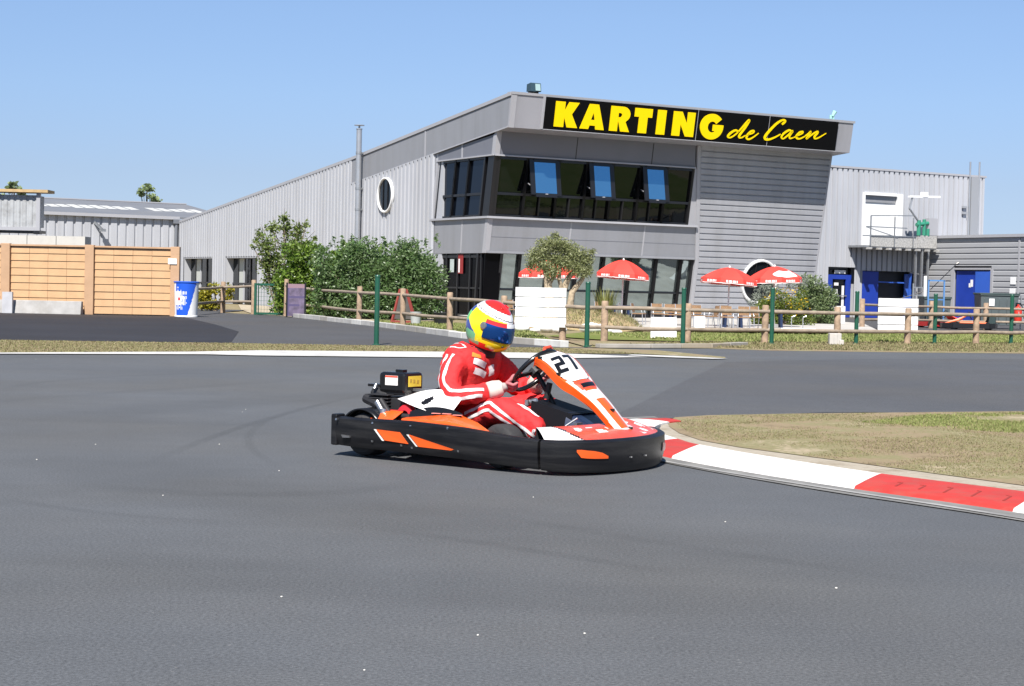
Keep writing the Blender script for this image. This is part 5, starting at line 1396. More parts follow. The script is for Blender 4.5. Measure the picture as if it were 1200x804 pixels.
parked_kart('red and white parked kart left of the blue annex door', anchor(1106, 60.5, 0)+Vector((0, 0, .011)), R(20), M_CANR, mat('kart_red_bumper', (.40, .02, .02), .4))
parked_kart('orange and black parked kart in front of the blue annex door', anchor(1136, 58.2, 0)+Vector((0, 0, .011)), R(160), mat('kart_orange', (.62, .11, .02), .4), M_BLK)
# ------------------------------------------------------------------ the go-kart (local: x forward, y left, origin under the front axle)
KP, KR = (.26, 10.77, 0.004), R(-33)
kart = thing('go_kart', 'orange, white and black rental go-kart number 27 cornering on the track', 'go-kart', KP, KR)
K_BLK = mat('black_bumper_plastic', (.006, .006, .0075), .42, spec=.32, var=.3, vscale=4, dirt=((.045, .044, .044), .55, 2.0, (.8, .8, 9)), bump=.05, bscale=90)
K_ORG = mat('orange_bodywork', (.80, .105, .012), .32, spec=.5, coat=.25, dirt=((.45, .10, .04), .25, 6))
K_RORG = mat('reddish_orange_bodywork', (.66, .060, .020), .32, coat=.25, dirt=((.52, .22, .16), .35, 9))
K_WHT = mat('white_bodywork', (.74, .73, .71), .35, coat=.2, dirt=((.5, .47, .43), .35, 8))
K_PINK = mat('faded_pink_graphic', (.62, .25, .22), .4)
K_RUB = mat('tyre_rubber', (.028, .027, .028), .75, var=.25, vscale=12, bump=.2, bscale=60)
K_RIM = mat('rim_metal', (.32, .31, .30), .4, metal=.8)
K_MET = mat('bare_metal', (.42, .42, .43), .3, metal=.9, var=.15, vscale=12)
K_GLOSS = mat('glossy_black', (.008, .008, .009), .22)
K_MATB = mat('matt_black', (.014, .014, .016), .6)
K_DEAD = mat('dull_black_plastic', (.006, .006, .008), .6, spec=.15)
K_BLU = mat('blue_black_shell', (.012, .022, .055), .35)

def sm2(P, n=8): return smooth_path(P, n)
def bumper(name, P, zs, t=.045, parent=kart, n=8, bulge=.02):
    """upright plastic band along plan path P; zs = list of (z0, z1) at each point of P"""
    Q = sm2(P, n); m = len(Q)
    def zz(i):
        f = i/n; j = min(int(f), len(P)-2); k = f-j
        return [zs[j][q]+(zs[min(j+1, len(P)-1)][q]-zs[j][q])*k for q in (0, 1)]
    prof = [(-.5, 0.06), (-.15, 0.0), (.34, .0), (.50, .06), (.5+bulge/t*.55, .30), (.5+bulge/t*.8, .62), (.5+bulge/t*.7, .93), (.36, 1.0), (-.15, 1.0), (-.5, .93)]
    mb = MB(); vs = []; k = len(prof)
    for i, p in enumerate(Q):
        T = (Q[min(i+1, m-1)]-Q[max(i-1, 0)]).normalized(); nrm = Vector((T.y, -T.x, 0)); z0, z1 = zz(i)
        for a, b in prof: vs.append(p+nrm*(a*t)+Vector((0, 0, z0+(z1-z0)*b)))
    fs = [(i*k+j, i*k+(j+1) % k, (i+1)*k+(j+1) % k, (i+1)*k+j) for i in range(m-1) for j in range(k)]
    fs += [tuple(range(k))[::-1], tuple((m-1)*k+j for j in range(k))]
    mb.add(vs, fs)
    return mb.build(name, K_BLK, parent, smooth=35), Q
zr_, zf = (.062, .262), (.030, .205)
# right side (the side facing the camera), nose, left side, rear
right_b, _ = bumper('side_bumper', [(-1.20, -.63), (-1.0, -.66), (-.6, -.675), (-.2, -.68), (.15, -.68), (.34, -.668)], [(.068, .25), (.065, .252), (.060, .258), (.05, .245), (.035, .215), (.028, .205)])
left_b, _ = bumper('side_bumper', [(.34, .668), (.15, .68), (-.2, .68), (-.6, .675), (-1.0, .66), (-1.20, .63)], [(.028, .205), (.035, .215), (.05, .245), (.060, .258), (.065, .252), (.068, .25)])
NP = [(.352, -.666), (.445, -.638), (.54, -.55), (.615, -.38), (.655, -.15), (.658, .05), (.628, .21), (.57, .37), (.48, .52), (.352, .666)]
front_b, NQ = bumper('front_bumper', NP, [(.026, .206), (.022, .206), (.016, .208), (.012, .208), (.010, .208), (.010, .208), (.010, .208), (.012, .208), (.022, .208), (.026, .206)], bulge=.022)
rear_b, _ = bumper('rear_bumper', [(-1.215, .60), (-1.25, .3), (-1.25, -.3), (-1.215, -.60)], [(.075, .24)]*4)
mb = MB(); mb.box((-1.222, -.62, .165), (.05, .09, .20)); mb.box((-1.222, .62, .165), (.05, .09, .20)); mb.build('corner_cap', K_BLK, rear_b, bevel=.01)
# coloured insets and bolts on the near side
def side_pt(x, z, off): return (x, -.708-off+max(0, .004-(x+.2)**2*.045)*0, z)
def inset(P, m, parent, name='bumper_decal', y0=-.70):
    n = len(P); mb = MB()
    def yy(x, z):
        # outer face of the near bumper band
        base = -(.66+.02*(1-((x+.2)/1.0)**2)); zl, zh = .055, .25
        f = (z-zl)/(zh-zl); return base-.0225-.018*max(0, 1-((f-.6)/.45)**2)-.004
    mb.add([(x, yy(x, z), z) for x, z in P]+[(x, yy(x, z)+.02, z) for x, z in P], [tuple(range(n)), tuple(range(2*n-1, n-1, -1))]+[(i, (i+1) % n, n+(i+1) % n, n+i) for i in range(n)])
    return mb.build(name, m, parent)
inset([(-.84, .192), (-.66, .186), (-.595, .118), (-.775, .128)], K_ORG, right_b)
inset([(-.585, .176), (-.25, .108), (-.27, .100), (-.515, .106)], K_ORG, right_b)
inset([(-.862, .192), (-.85, .192), (-.785, .124), (-.797, .124)], K_WHT, right_b, 'decal_edge')
inset([(-.603, .176), (-.593, .176), (-.525, .106), (-.535, .106)], K_WHT, right_b, 'decal_edge')
for x, z in [(-.88, .23), (-.88, .115), (-.58, .235), (-.57, .095), (-.65, .105), (-.30, .235), (-.22, .10), (-1.18, .235)]:
    inset([(x-.006, z-.006), (x+.006, z-.006), (x+.006, z+.006), (x-.006, z+.006)], K_MET, right_b, 'bolt')
inset([(-1.13, .14), (-1.06, .135), (-1.06, .125), (-1.12, .122)], K_MET, right_b, 'scuff_plate')
def nose_pt(s, z, off):
    i = s*(len(NQ)-1); a = int(min(i, len(NQ)-2)); p = NQ[a].lerp(NQ[a+1], i-a); T = (NQ[a+1]-NQ[a]).normalized(); nrm = Vector((T.y, -T.x, 0))
    f = (z-.02)/.19; return p+nrm*(.0225+.020*max(0, 1-((f-.68)/.75)**2)+off)+Vector((0, 0, z))
def nose_decal(P, m, name):
    # fan laid on the curved nose band
    mb = MB(); (x0, z0b, z0t) = P[0]
    vs = []
    for s, zb, zt in P:
        for k in range(5): vs.append(nose_pt(s, zb+(zt-zb)*k/4, .004))
    mb.add(vs, [(i*5+k, i*5+k+1, (i+1)*5+k+1, (i+1)*5+k) for i in range(len(P)-1) for k in range(4)])
    return mb.build(name, m, front_b, smooth=40)
nose_decal([(.195, .142, .155), (.215, .108, .155), (.24, .103, .150), (.27, .100, .145), (.30, .098, .134), (.325, .097, .112)], K_ORG, 'bumper_light')
nose_decal([(.80, .095, .112), (.775, .092, .132), (.745, .092, .142), (.715, .093, .147), (.69, .10, .15)], K_PINK, 'bumper_light')
for s, z in ((.42, .095), (.50, .095)):
    mb = MB(); p = nose_pt(s, z, .003); mb.box(p, (.012, .016, .008)); mb.build('bolt', K_MET, front_b)

# nose deck between the front bumper and the steering fairing
def deck(u, v):
    # u: along the nose from near side (0) to far side (1); v: from bumper lip (0) inwards (1)
    i = .02+u*.96; k = i*(len(NQ)-1); a = int(min(k, len(NQ)-2)); p = NQ[a].lerp(NQ[a+1], k-a)
    ang = (u-.5)*2
    inner = Vector((.30-.12*abs(ang)**2+.10*(1-abs(ang)), .50*ang, 0)); inner.x = .20+.19*(1-abs(ang)**1.5)
    q = p.lerp(inner, v); z = .203+.055*math.sin(min(1, v)*1.5)+.030*math.exp(-((u-.80)/.07)**2)*v+.012*(1-abs(ang))*v
    return (q.x, q.y, z)
def deckm(u, v):
    if u < .09+.14*(1-v) or u > .90: return 1
    if u > .80 and v > .6: return 1
    g_ = math.sin(u*63+v*9)+math.sin(v*14-u*31)
    if .22 < u < .42 and .35 < v < .72 and g_ > .55: return 1
    if .58 < u < .80 and .10 < v < .85 and g_ > .35: return 3 if g_ < .8 else 1
    if u < .105+.14*(1-v): return 2
    return 0
mb = MB(); mb.grid(deck, 96, 16, deckm); mb.build('nose_cone', [K_RORG, K_WHT, K_GLOSS, K_PINK], kart, smooth=50)
mb = MB(); mb.grid(lambda u, v: tuple(Vector(deck(u, 1))+Vector((0, 0, -.09*v))), 40, 2); mb.build('nose_underside', K_MATB, kart)

# steering fairing with number plate -----------------------------------
ST = [(-.045, .678, .140), (.05, .642, .168), (.165, .546, .162), (.25, .480, .130), (.36, .395, .108), (.47, .288, .098), (.555, .205, .085)]
def fair(s, t, off=0.0):
    f = max(0, min(s, 6)); j = min(int(f), 5); k = f-j
    def cr(c):
        p0, p1, p2, p3 = [ST[max(0, min(6, q))][c] for q in (j-1, j, j+1, j+2)]
        return .5*(2*p1+(p2-p0)*k+(2*p0-5*p1+4*p2-p3)*k*k+(3*p1-p0-3*p2+p3)*k**3)
    x, z, h = cr(0), cr(1), cr(2)
    e = .05; f2 = min(f+e, 6); f1 = max(f-e, 0)
    def lin_(c, ff): jj = min(int(ff), 5); return ST[jj][c]+(ST[jj+1][c]-ST[jj][c])*(ff-jj)
    dx, dz = lin_(0, f2)-lin_(0, f1), lin_(2-1, f2)-lin_(1, f1)
    n = Vector((-dz, 0, dx)).normalized()
    if n.z < 0: n = -n
    z += .13*t*h*max(0, 1-f/5.0)
    return Vector((x, t*h, z))+n*(off+.020*(1-t*t)+(.012*math.exp(-((f-2.9)/.25)**2) if abs(t) < .7 else 0))
def fm(u, v):
    s, t = u*6, v*2-1
    pl_ = ((max(0, abs(s-1.22)-.55)/.62)**2+(max(0, abs(t)-.42)/.46)**2)
    if pl_ < 1: return 1
    if pl_ < 1.22: return 2
    if 2.66 < s < 3.08 and abs(t) < .58: return 2 if s > 2.78 else 3
    if 2.5 < s < 3.2 and abs(t) < .72: return 3
    if s > 2.2 and abs(t) > .50+.10*max(0, 4-s): return 1 if abs(t) < .93 or s > 5.0 else 0
    if 3.28 < s < 3.85: return 1
    if s > 5.55: return 1
    if s > 2.2 and abs(t) > .46+.10*max(0, 4-s): return 2
    return 0
mb = MB(); mb.grid(lambda u, v: fair(u*6, v*2-1), 120, 56, fm)
fp = mb.build('front_fairing', [K_ORG, K_WHT, K_GLOSS, K_RORG], kart, smooth=60)
mb = MB()
for sgn in (-1, 1):
    mb.grid(lambda u, v: tuple(fair(u*6, sgn)+Vector((-.01*v, -sgn*.012*v, -(.040+.018*math.exp(-((u*6-1.7)/1.2)**2))*v))), 60, 4, lambda u, v: 0)
mb.grid(lambda u, v: tuple(fair(0, v*2-1)+Vector((-.012*u, 0, -.06*u))), 3, 12)
mb.build('fairing_side', K_ORG, fp, smooth=50)
mb = MB(); mb.grid(lambda u, v: tuple(fair(u*6, (v*2-1)*.94, -.036)), 30, 8); mb.build('fairing_inside', K_MATB, fp)
# digits 2 7, block style, laid on the plate
def digit(segs, name):
    mb = MB()
    for (t0, s0, t1, s1) in segs:
        mb.grid(lambda u, v: tuple(fair(s0+(s1-s0)*u, t0+(t1-t0)*v-.34*(s0+(s1-s0)*u-1.2), .004)), 6, 6)
    mb.build(name, K_GLOSS, fp)
t0, t1, w, hh = -.70, -.06, .22, .15
sa, sb, sc = .84, 1.28, 1.72
digit([(t0, sa, t1, sa+hh*1.1), (t1-w, sa+hh, t1, sb), (t0, sb-hh*.5, t1, sb+hh*.6), (t0, sb, t0+w, sc), (t0, sc-hh*1.1, t1, sc)], 'number')
t0, t1 = .08, .62
digit([(t0, sa, t1, sa+hh*1.1), (t1-w, sa+hh*1.0, t1, sc)], 'number')
mb = MB()
for s, t in ((4.55, 0), (5.6, .6), (1.7, -.92), (.4, -.9)):
    mb.box(fair(s, t, .006), (.022, .022, .014))
mb.build('fairing_bolt', K_GLOSS, fp)
mb = MB(); mb.tube([fair(0, -.3, -.02), fair(0, -.1, .012)+Vector((-.02, 0, .01)), fair(0, .35, .015)+Vector((-.02, 0, .01)), fair(0, .6, -.02)], .012, 8); mb.build('fairing_lip', K_RORG, fp, smooth=50)

# wheels
def wheel(x, y, r, w, steer=0):
    s = 1 if y > 0 else -1; M = Matrix.Translation((x, y, r)) @ Matrix.Rotation(R(steer), 4, 'Z') @ Matrix.Rotation(R(-90*s), 4, 'X')
    prof = [(r*.52, -w/2), (r*.80, -w/2), (r*.95, -w*.42), (r, -w*.30), (r*1.0, w*.30), (r*.95, w*.42), (r*.80, w/2), (r*.52, w/2)]
    o = MB().lathe(prof, 40, M).build('wheel', K_RUB, kart, smooth=35)
    MB().lathe([(r*.53, -w*.46), (r*.53, w*.40), (r*.48, w*.42), (r*.45, w*.1), (r*.22, w*.05), (r*.20, w*.30), (.001, w*.30)], 28, M).build('rim', K_RIM, o, smooth=35)
wheel(0.0, -.545, .135, .135, -10); wheel(0.0, .53, .135, .135, -10)
wheel(-1.05, -.50, .138, .19); wheel(-1.05, .50, .138, .19)
# rear wheel arches
for y in (-.50, .50):
    mb = MB(); n = 18
    mb.grid(lambda u, v: (-1.05+.172*math.cos(math.pi*(.02+.80*u)), y-.11+.22*v, .135+.172*math.sin(math.pi*(.02+.80*u))), n, 3)
    a = mb.build('wheel_guard', K_GLOSS, kart, smooth=50); a.modifiers.new('s', 'SOLIDIFY').thickness = .012
# floor pan, chassis, axles
MB().box((-.42, 0, .05), (1.35, .62, .012)).build('floor_pan', K_MATB, kart)
mb = MB()
for y in (-.30, .30): mb.tube([(-1.18, y, .085), (-.4, y*1.02, .075), (.05, y*.9, .08), (.42, y*.7, .10)], .016, 8)
mb.tube([(-1.18, -.55, .12), (-1.18, .55, .12)], .016, 8); mb.tube([(.42, -.22, .10), (.42, .22, .10)], .016, 8)
mb.tube([(0, -.36, .12), (0, .36, .12)], .016, 8); mb.tube([(-.85, -.30, .08), (-.85, -.64, .15), (-.2, -.64, .15), (-.15, -.3, .08)], .012, 8); mb.tube([(-.85, .30, .08), (-.85, .64, .15), (-.2, .64, .15), (-.15, .3, .08)], .012, 8)
mb.build('chassis_tube', K_MATB, kart, smooth=50)
mb = MB(); mb.tube([(-1.05, -.62, .138), (-1.05, .62, .138)], .022, 12); mb.build('rear_axle', K_MET, kart, smooth=50)
mb = MB(); mb.tube([(-.12, -.30, .13), (.02, -.42, .13)], .010, 8); mb.tube([(-.12, .30, .13), (.02, .42, .13)], .010, 8); mb.tube([(.10, -.3, .20), (.30, -.28, .19)], .008, 6); mb.build('tie_rod', K_MET, kart, smooth=50)

# side pods
def pod(s):
    P = [(-.80, .44), (-.74, .60), (-.34, .648), (-.07, .635), (-.05, .61), (-.20, .52), (-.42, .40), (-.62, .37)]
    Z = [.262, .262, .264, .222, .222, .262, .292, .300]
    n = len(P); mb = MB()
    top = [(x, s*y, z) for (x, y), z in zip(P, Z)]; c = (-.42, s*.53, .300)
    bot = [(x, s*y, .10) for x, y in P]
    mb.add(top+bot+[c], [(i, (i+1) % n, 2*n) for i in range(n)]+[(i, n+i, n+(i+1) % n, (i+1) % n) for i in range(n)])
    o = mb.build('side_pod', K_ORG, kart, smooth=50)
    b_ = o.modifiers.new('b', 'BEVEL'); b_.width = .012; b_.segments = 2
    return o
pn = pod(-1); pod(1)
mb = MB()
for k, (x, z) in enumerate([(-.52, .298), (-.44, .300), (-.36, .296)]): mb.box((x, -.52, z+.004), (.06, .035-.006*k, .004), rot=Matrix.Rotation(.3, 3, 'Z'))
mb.build('pod_graphic', K_PINK, pn)
mb = MB(); mb.prism([(-.985, -.60, .245), (-.80, -.60, .250), (-.80, -.52, .285), (-.95, -.50, .290)], (0, .03, .01)); mb.build('rear_pod', K_ORG, kart)

# white engine side cover with a dark oval port
def cover(u, v):
    x = -.865+.425*u
    lo = .372-.062*min(1, u/.62); hi = .376+.066*math.sin(math.pi*min(1, u*.62+.06))**.8-.05*max(0, u-.6)
    z = lo+(hi-lo)*v; y = -.47+.14*v-.04*math.sin(math.pi*u)
    return (x, y, z)
def cm(u, v):
    if ((u-.52)/.075)**2+((v-.42-(u-.52)*1.6)/.20)**2 < 1: return 1
    return 0
mb = MB(); mb.grid(cover, 48, 24, cm)
mb.grid(lambda u, v: (cover(u, 1)[0], cover(u, 1)[1]+.32*v, cover(u, 1)[2]-.03*v*v), 24, 6)
mb.build('engine_cover', [K_WHT, K_GLOSS], kart, smooth=50)
# black lower cover arc in front of it
mb = MB(); mb.grid(lambda u, v: (-.74+.40*u, -.50-.03*v, .255+.085*math.sin(math.pi*(.18+.6*u))*(1-.0*v)-.08*v), 14, 5); mb.build('lower_cover', K_GLOSS, kart, smooth=50)
# engine: block, cylinder fins, air box with two labels, exhaust, red pulley
mb = MB()
mb.box((-.96, -.30, .28), (.22, .24, .18)); 
for k in range(5): mb.box((-1.03, -.36, .30+.022*k), (.16, .20, .009))
mb.tube([(-1.16, -.42, .36), (-1.05, -.44, .33), (-.94, -.46, .27)], .032, 10); mb.tube([(-1.13, -.36, .40), (-1.02, -.38, .36)], .04, 10)
mb.tube([(-1.0, -.47, .36), (-.92, -.48, .28), (-.80, -.49, .265), (-.70, -.49, .262)], .020, 8)
en = mb.build('engine', K_MATB, kart, bevel=.006)
mb = MB(); mb.tube([(-1.02, -.475, .345), (-.97, -.485, .285)], .024, 8); mb.tube([(-.955, -.49, .30), (-.955, -.50, .26)], .030, 10); mb.tube([(-.70, -.49, .262), (-.685, -.49, .262)], .022, 10); mb.tube([(-1.09, -.40, .45), (-1.09, -.42, .42)], .012, 8); mb.build('engine_metal', K_MET, en, smooth=50)
mb = MB(); mb.lathe([(.03, -.03), (.062, -.025), (.072, 0), (.062, .025), (.03, .03)], 24, Matrix.Translation((-.80, -.45, .272)) @ Matrix.Rotation(R(90), 4, 'X')); mb.box((-.90, -.47, .285), (.12, .02, .03)); mb.build('pulley', mat('red_pulley', (.50, .02, .03), .4), en, smooth=40)
ab = MB().box((-.965, -.30, .467), (.215, .20, .135)).build('air_box', K_GLOSS, kart, bevel=.022)
mb = MB(); mb.box((-.965, -.30, .54), (.06, .05, .02)); mb.box((-1.12, -.30, .44), (.16, .10, .018)); mb.box((-.965, -.30, .398), (.20, .18, .02)); mb.build('air_box_fitting', K_GLOSS, ab, bevel=.004)
# labels on the side facing the camera and on the forward face
lb = MB().box((-.965, -.4035, .482), (.100, .003, .062)).build('white_label', K_WHT, ab)
MB().box((-.965, -.4055, .507), (.098, .002, .010)).build('label_band', K_RORG, lb)
lb = MB().box((-.8555, -.30, .478), (.003, .135, .068)).build('yellow_label', mat('yellow_label', (.70, .52, .06), .5), ab)
mb = MB()
for k, y in enumerate((-.345, -.31, -.27)): mb.box((-.8535, y, .483-.004*k), (.002, .022, .022))
mb.build('label_print', mat('label_print', (.45, .30, .05), .6), lb)
mb = MB(); mb.box((-.72, -.30, .425), (.30, .03, .018)); mb.build('cover_strut', K_MET, kart)
mb = MB(); mb.tube([(-.76, -.16, .425), (-.60, -.20, .425)], .018, 8); mb.build('fuel_hose', K_MATB, kart)
MB().box((-.63, -.235, .40), (.05, .05, .10)).build('yellow_filler', mat('yellow_cap', (.72, .42, .02), .5), kart, bevel=.01)
# seat
def seat(u, v):
    a = (v-.5)*math.pi*1.05; r = .235
    x = -.30-.50*u+.05*math.sin(a)**2*0; base = .075
    if u < .55: x = -.25-.72*u; z = base+.02*u
    else: k = (u-.55)/.45; x = -.646-.20*k; z = base+.011+.31*k
    lip = .14*(1-math.cos(a))*(1.0 if u > .2 else .5+2.5*u)
    return (x+(.12*(1-math.cos(a)) if u > .55 else 0), r*math.sin(a), z+(lip if u <= .55 else lip*.3))
o = MB().grid(seat, 20, 20).build('seat', K_GLOSS, kart, smooth=60); o.modifiers.new('s', 'SOLIDIFY').thickness = .012
# steering wheel and column
swc = Vector((-.135, 0, .572)); ax = Vector((-.74, 0, .67)).normalized(); e1 = Vector((0, 1, 0)); e2 = ax.cross(e1).normalized()
turn = R(-16)
def rim(a, r=.172): return swc+(e1*math.cos(a)+e2*math.sin(a))*r
mb = MB(); mb.tube([rim(2*math.pi*k/48) for k in range(49)], .0155, 10, cap=False)
swh = mb.build('steering_wheel', K_GLOSS, kart, smooth=60)
mb = MB()
for a in (turn, turn+math.pi, turn-math.pi/2): mb.beam(swc-ax*.01, rim(a)-ax*.004, .035, .010, up=ax)
mb.tube([swc-ax*.03, swc+ax*.012], .042, 14); mb.build('spokes', K_MATB, swh)
mb = MB(); mb.tube([swc-ax*.03, (.06, 0, .30), (.14, 0, .20)], .017, 10); mb.tube([(-.02, -.035, .40), (.0, -.03, .50)], .02, 8); mb.build('steering_column', K_MATB, kart, smooth=50)
# dark fuel tank shell between the legs, pedals, far red pod hint
mb = MB(); mb.grid(lambda u, v: (.20+.26*u, -.19+.38*v, .10+(.23-.13*u)*min(1, 2.2*math.sin(math.pi*(.05+.90*v)))), 10, 12); mb.build('fuel_tank', K_BLU, kart, smooth=50)
mb = MB(); mb.tube([(-.10, -.13, .37), (-.04, -.11, .39)], .022, 10); mb.tube([(-.08, -.17, .36), (-.08, -.17, .395)], .016, 10); mb.build('column_fitting', K_MET, kart, smooth=50)
MB().grid(lambda u, v: (-.06+.30*u, -.17+.34*v, .10+(.29-.07*u)*min(1, 3.2*math.sin(math.pi*(.04+.92*v)))*min(1, 1.0+.0*u)), 8, 14).build('tank_shell', K_DEAD, kart, smooth=40)
MB().grid(lambda u, v: (-.06, -.17+.34*v, .08+.31*u*min(1, 3.2*math.sin(math.pi*(.04+.92*v)))), 6, 14).build('tank_face', K_DEAD, kart)
mb = MB()
for y in (-.17, .17): mb.tube([(.26, y, .09), (.30, y, .24)], .009, 6); mb.box((.30, y, .25), (.02, .07, .05))
mb.build('pedal', K_MET, kart)
mb = MB(); mb.tube([(.20, -.30, .17), (.42, -.26, .19)], .008, 6); mb.tube([(.25, -.24, .255), (.31, -.20, .305)], .006, 6); mb.build('brake_rod', K_MET, kart)
# ------------------------------------------------------------------ the driver
S_RED = mat('red_race_suit', (.66, .028, .030), .75, spec=.3, var=.16, vscale=7, bump=1.0, bscale=11)
S_WHT = mat('white_suit_stripe', (.72, .66, .66), .75, spec=.2)
S_ORG = mat('orange_patch', (.75, .22, .03), .7)
S_CUFF = mat('cream_glove_cuff', (.60, .53, .47), .8, var=.1, vscale=20)
S_GLV = mat('glove_palm_grey', (.36, .31, .29), .75, var=.3, vscale=25)
S_PNK = mat('faded_red_glove', (.44, .14, .15), .75, var=.2, vscale=25)
S_BLK = mat('black_boot', (.02, .02, .022), .6)
person = thing('person', 'driver in red white-striped race suit and colourful full face helmet, holding the steering wheel', 'person', KP, KR)

def skin_mesh(name, V, E_, rad, sub=2, m=None, parent=None, root=0):
    me = bpy.data.meshes.new(name+'_cage'); me.from_pydata([tuple(v) for v in V], E_, []); me.update()
    o = bpy.data.objects.new(name+'_cage', me); COL.objects.link(o)
    md = o.modifiers.new('skin', 'SKIN'); md.use_smooth_shade = True
    for i, r in enumerate(rad):
        me.skin_vertices[0].data[i].radius = (r, r) if not isinstance(r, tuple) else r
        me.skin_vertices[0].data[i].use_root = (i == root)
    s = o.modifiers.new('sub', 'SUBSURF'); s.levels = sub; s.render_levels = sub
    dg = bpy.context.evaluated_depsgraph_get(); dg.update()
    me2 = bpy.data.meshes.new_from_object(o.evaluated_get(dg))
    bpy.data.objects.remove(o); bpy.data.meshes.remove(me)
    me2.name = name; me2.materials.clear(); me2.materials.append(m)
    me2.polygons.foreach_set('use_smooth', [True]*len(me2.polygons))
    r_ = bpy.data.objects.new(name, me2); COL.objects.link(r_)
    if parent: r_.parent = parent
    return r_

RH, LH = rim(math.pi-.72), rim(.30)           # where the hands hold the rim (near/right side is -y)
RHW = RH+Vector((-.062, -.045, -.030)); LHW = LH+Vector((-.062, .042, -.030))
B = {'pelvis': (-.64, 0, .20), 'waist': (-.70, 0, .33), 'chest': (-.67, -.01, .48), 'upper': (-.615, -.01, .60), 'neck': (-.555, 0, .69), 'head': (-.535, 0, .74),
     'rsh': (-.605, -.195, .615), 'rub': (-.60, -.285, .50), 'relb': (-.53, -.335, .39), 'rfa': (-.395, -.305, .415), 'rwr': tuple(RHW),
     'lsh': (-.56, .19, .615), 'lub': (-.50, .27, .505), 'lelb': (-.42, .325, .42), 'lfa': (-.31, .27, .44), 'lwr': tuple(LHW),
     'rhip': (-.60, -.115, .20), 'rth': (-.43, -.175, .285), 'rkn': (-.255, -.205, .345), 'rsn': (-.10, -.20, .275), 'ran': (.065, -.19, .195),
     'lhip': (-.60, .115, .20), 'lth': (-.42, .175, .285), 'lkn': (-.24, .245, .34), 'lsn': (-.08, .265, .265), 'lan': (.085, .27, .185)}
names = list(B); ix = {n: i for i, n in enumerate(names)}
ED = [('pelvis', 'waist'), ('waist', 'chest'), ('chest', 'upper'), ('upper', 'neck'), ('neck', 'head'), ('upper', 'rsh'), ('rsh', 'rub'), ('rub', 'relb'), ('relb', 'rfa'), ('rfa', 'rwr'),
      ('upper', 'lsh'), ('lsh', 'lub'), ('lub', 'lelb'), ('lelb', 'lfa'), ('lfa', 'lwr'), ('pelvis', 'rhip'), ('rhip', 'rth'), ('rth', 'rkn'), ('rkn', 'rsn'), ('rsn', 'ran'),
      ('pelvis', 'lhip'), ('lhip', 'lth'), ('lth', 'lkn'), ('lkn', 'lsn'), ('lsn', 'lan')]
RD = {'pelvis': .155, 'waist': .158, 'chest': .172, 'upper': .158, 'neck': .105, 'head': .07, 'rsh': .098, 'rub': .084, 'relb': .076, 'rfa': .066, 'rwr': .042, 'lsh': .098, 'lub': .088, 'lelb': .084, 'lfa': .074, 'lwr': .042,
      'rhip': .118, 'rth': .106, 'rkn': .098, 'rsn': .088, 'ran': .062, 'lhip': .118, 'lth': .104, 'lkn': .096, 'lsn': .086, 'lan': .062}
body = skin_mesh('body', [B[n] for n in names], [(ix[a], ix[b]) for a, b in ED], [RD[n] for n in names], 3, S_RED, person)
# creases of the cloth: gentle displacement of the suit surface
nrm = [v.normal.copy() for v in body.data.vertices]
from mathutils import noise as mnoise
for v, n in zip(body.data.vertices, nrm):
    p = v.co
    d = mnoise.fractal(Vector((p.x*9, p.y*9, p.z*9)), 1.0, 2.0, 3)*.011
    d += math.sin((p.x*1.4+p.z*1.1)*44+3*mnoise.noise(p*6))*.0040
    d += max(0, 1-abs(mnoise.noise(Vector((p.x*11+3, p.y*11, p.z*15))))*2.2)**3*.009-.003
    v.co = p+n*d
body.data.update()
bvh = BVHTree.FromPolygons([v.co for v in body.data.vertices], [tuple(p.vertices) for p in body.data.polygons])

def ribbon(path, width, name, m, view=Vector((0, -1, 0)), off=.004, n=7, parent=body):
    """cloth band lying on the suit: path points are dropped onto the body along `view` reversed"""
    Q = smooth_path3(path, n); mb = MB(); rows = []
    hits = []
    for q in Q:
        h = bvh.ray_cast(q+view*.6, -view)
        if h[0] is None: h = bvh.find_nearest(q)
        hits.append((h[0], h[1]))
    for i, (p, nn) in enumerate(hits):
        t = (hits[min(i+1, len(hits)-1)][0]-hits[max(i-1, 0)][0]).normalized(); s = nn.cross(t).normalized(); row = []
        for k in (-1, -.33, .33, 1):
            h = bvh.find_nearest(p+s*width/2*k); row.append(h[0]+h[1]*off)
        rows.append(row)
    vs = [v for r_ in rows for v in r_]
    mb.add(vs, [(i*4+k, i*4+k+1, (i+1)*4+k+1, (i+1)*4+k) for i in range(len(rows)-1) for k in range(3)])
    return mb.build(name, m, parent, smooth=60)
def smooth_path3(P, n):
    P = [Vector(p) for p in P]; out = []
    for i in range(len(P)-1):
        p0, p1, p2, p3 = P[max(i-1, 0)], P[i], P[i+1], P[min(i+2, len(P)-1)]
        for k in range(n):
            t = k/n
            out.append(.5*((2*p1)+(p2-p0)*t+(2*p0-5*p1+4*p2-p3)*t*t+(3*p1-p0-3*p2+p3)*t**3))
    out.append(P[-1]); return out
# arm: two white bands from the shoulder over the elbow to the cuff
for dx, dz in ((-.026, -.014), (.026, .026)):
    ribbon([(-.615+dx, -.30, .675), (-.622+dx, -.35, .60), (-.605+dx, -.4, .51), (-.570+dx*1.2, -.4, .440+dz), (-.50, -.4, .412+dz*1.2), (-.40, -.4, .428+dz*1.2), (-.325, -.4, .452+dz)], .021, 'sleeve_stripe', S_WHT, Vector((0, -1, .25)).normalized())
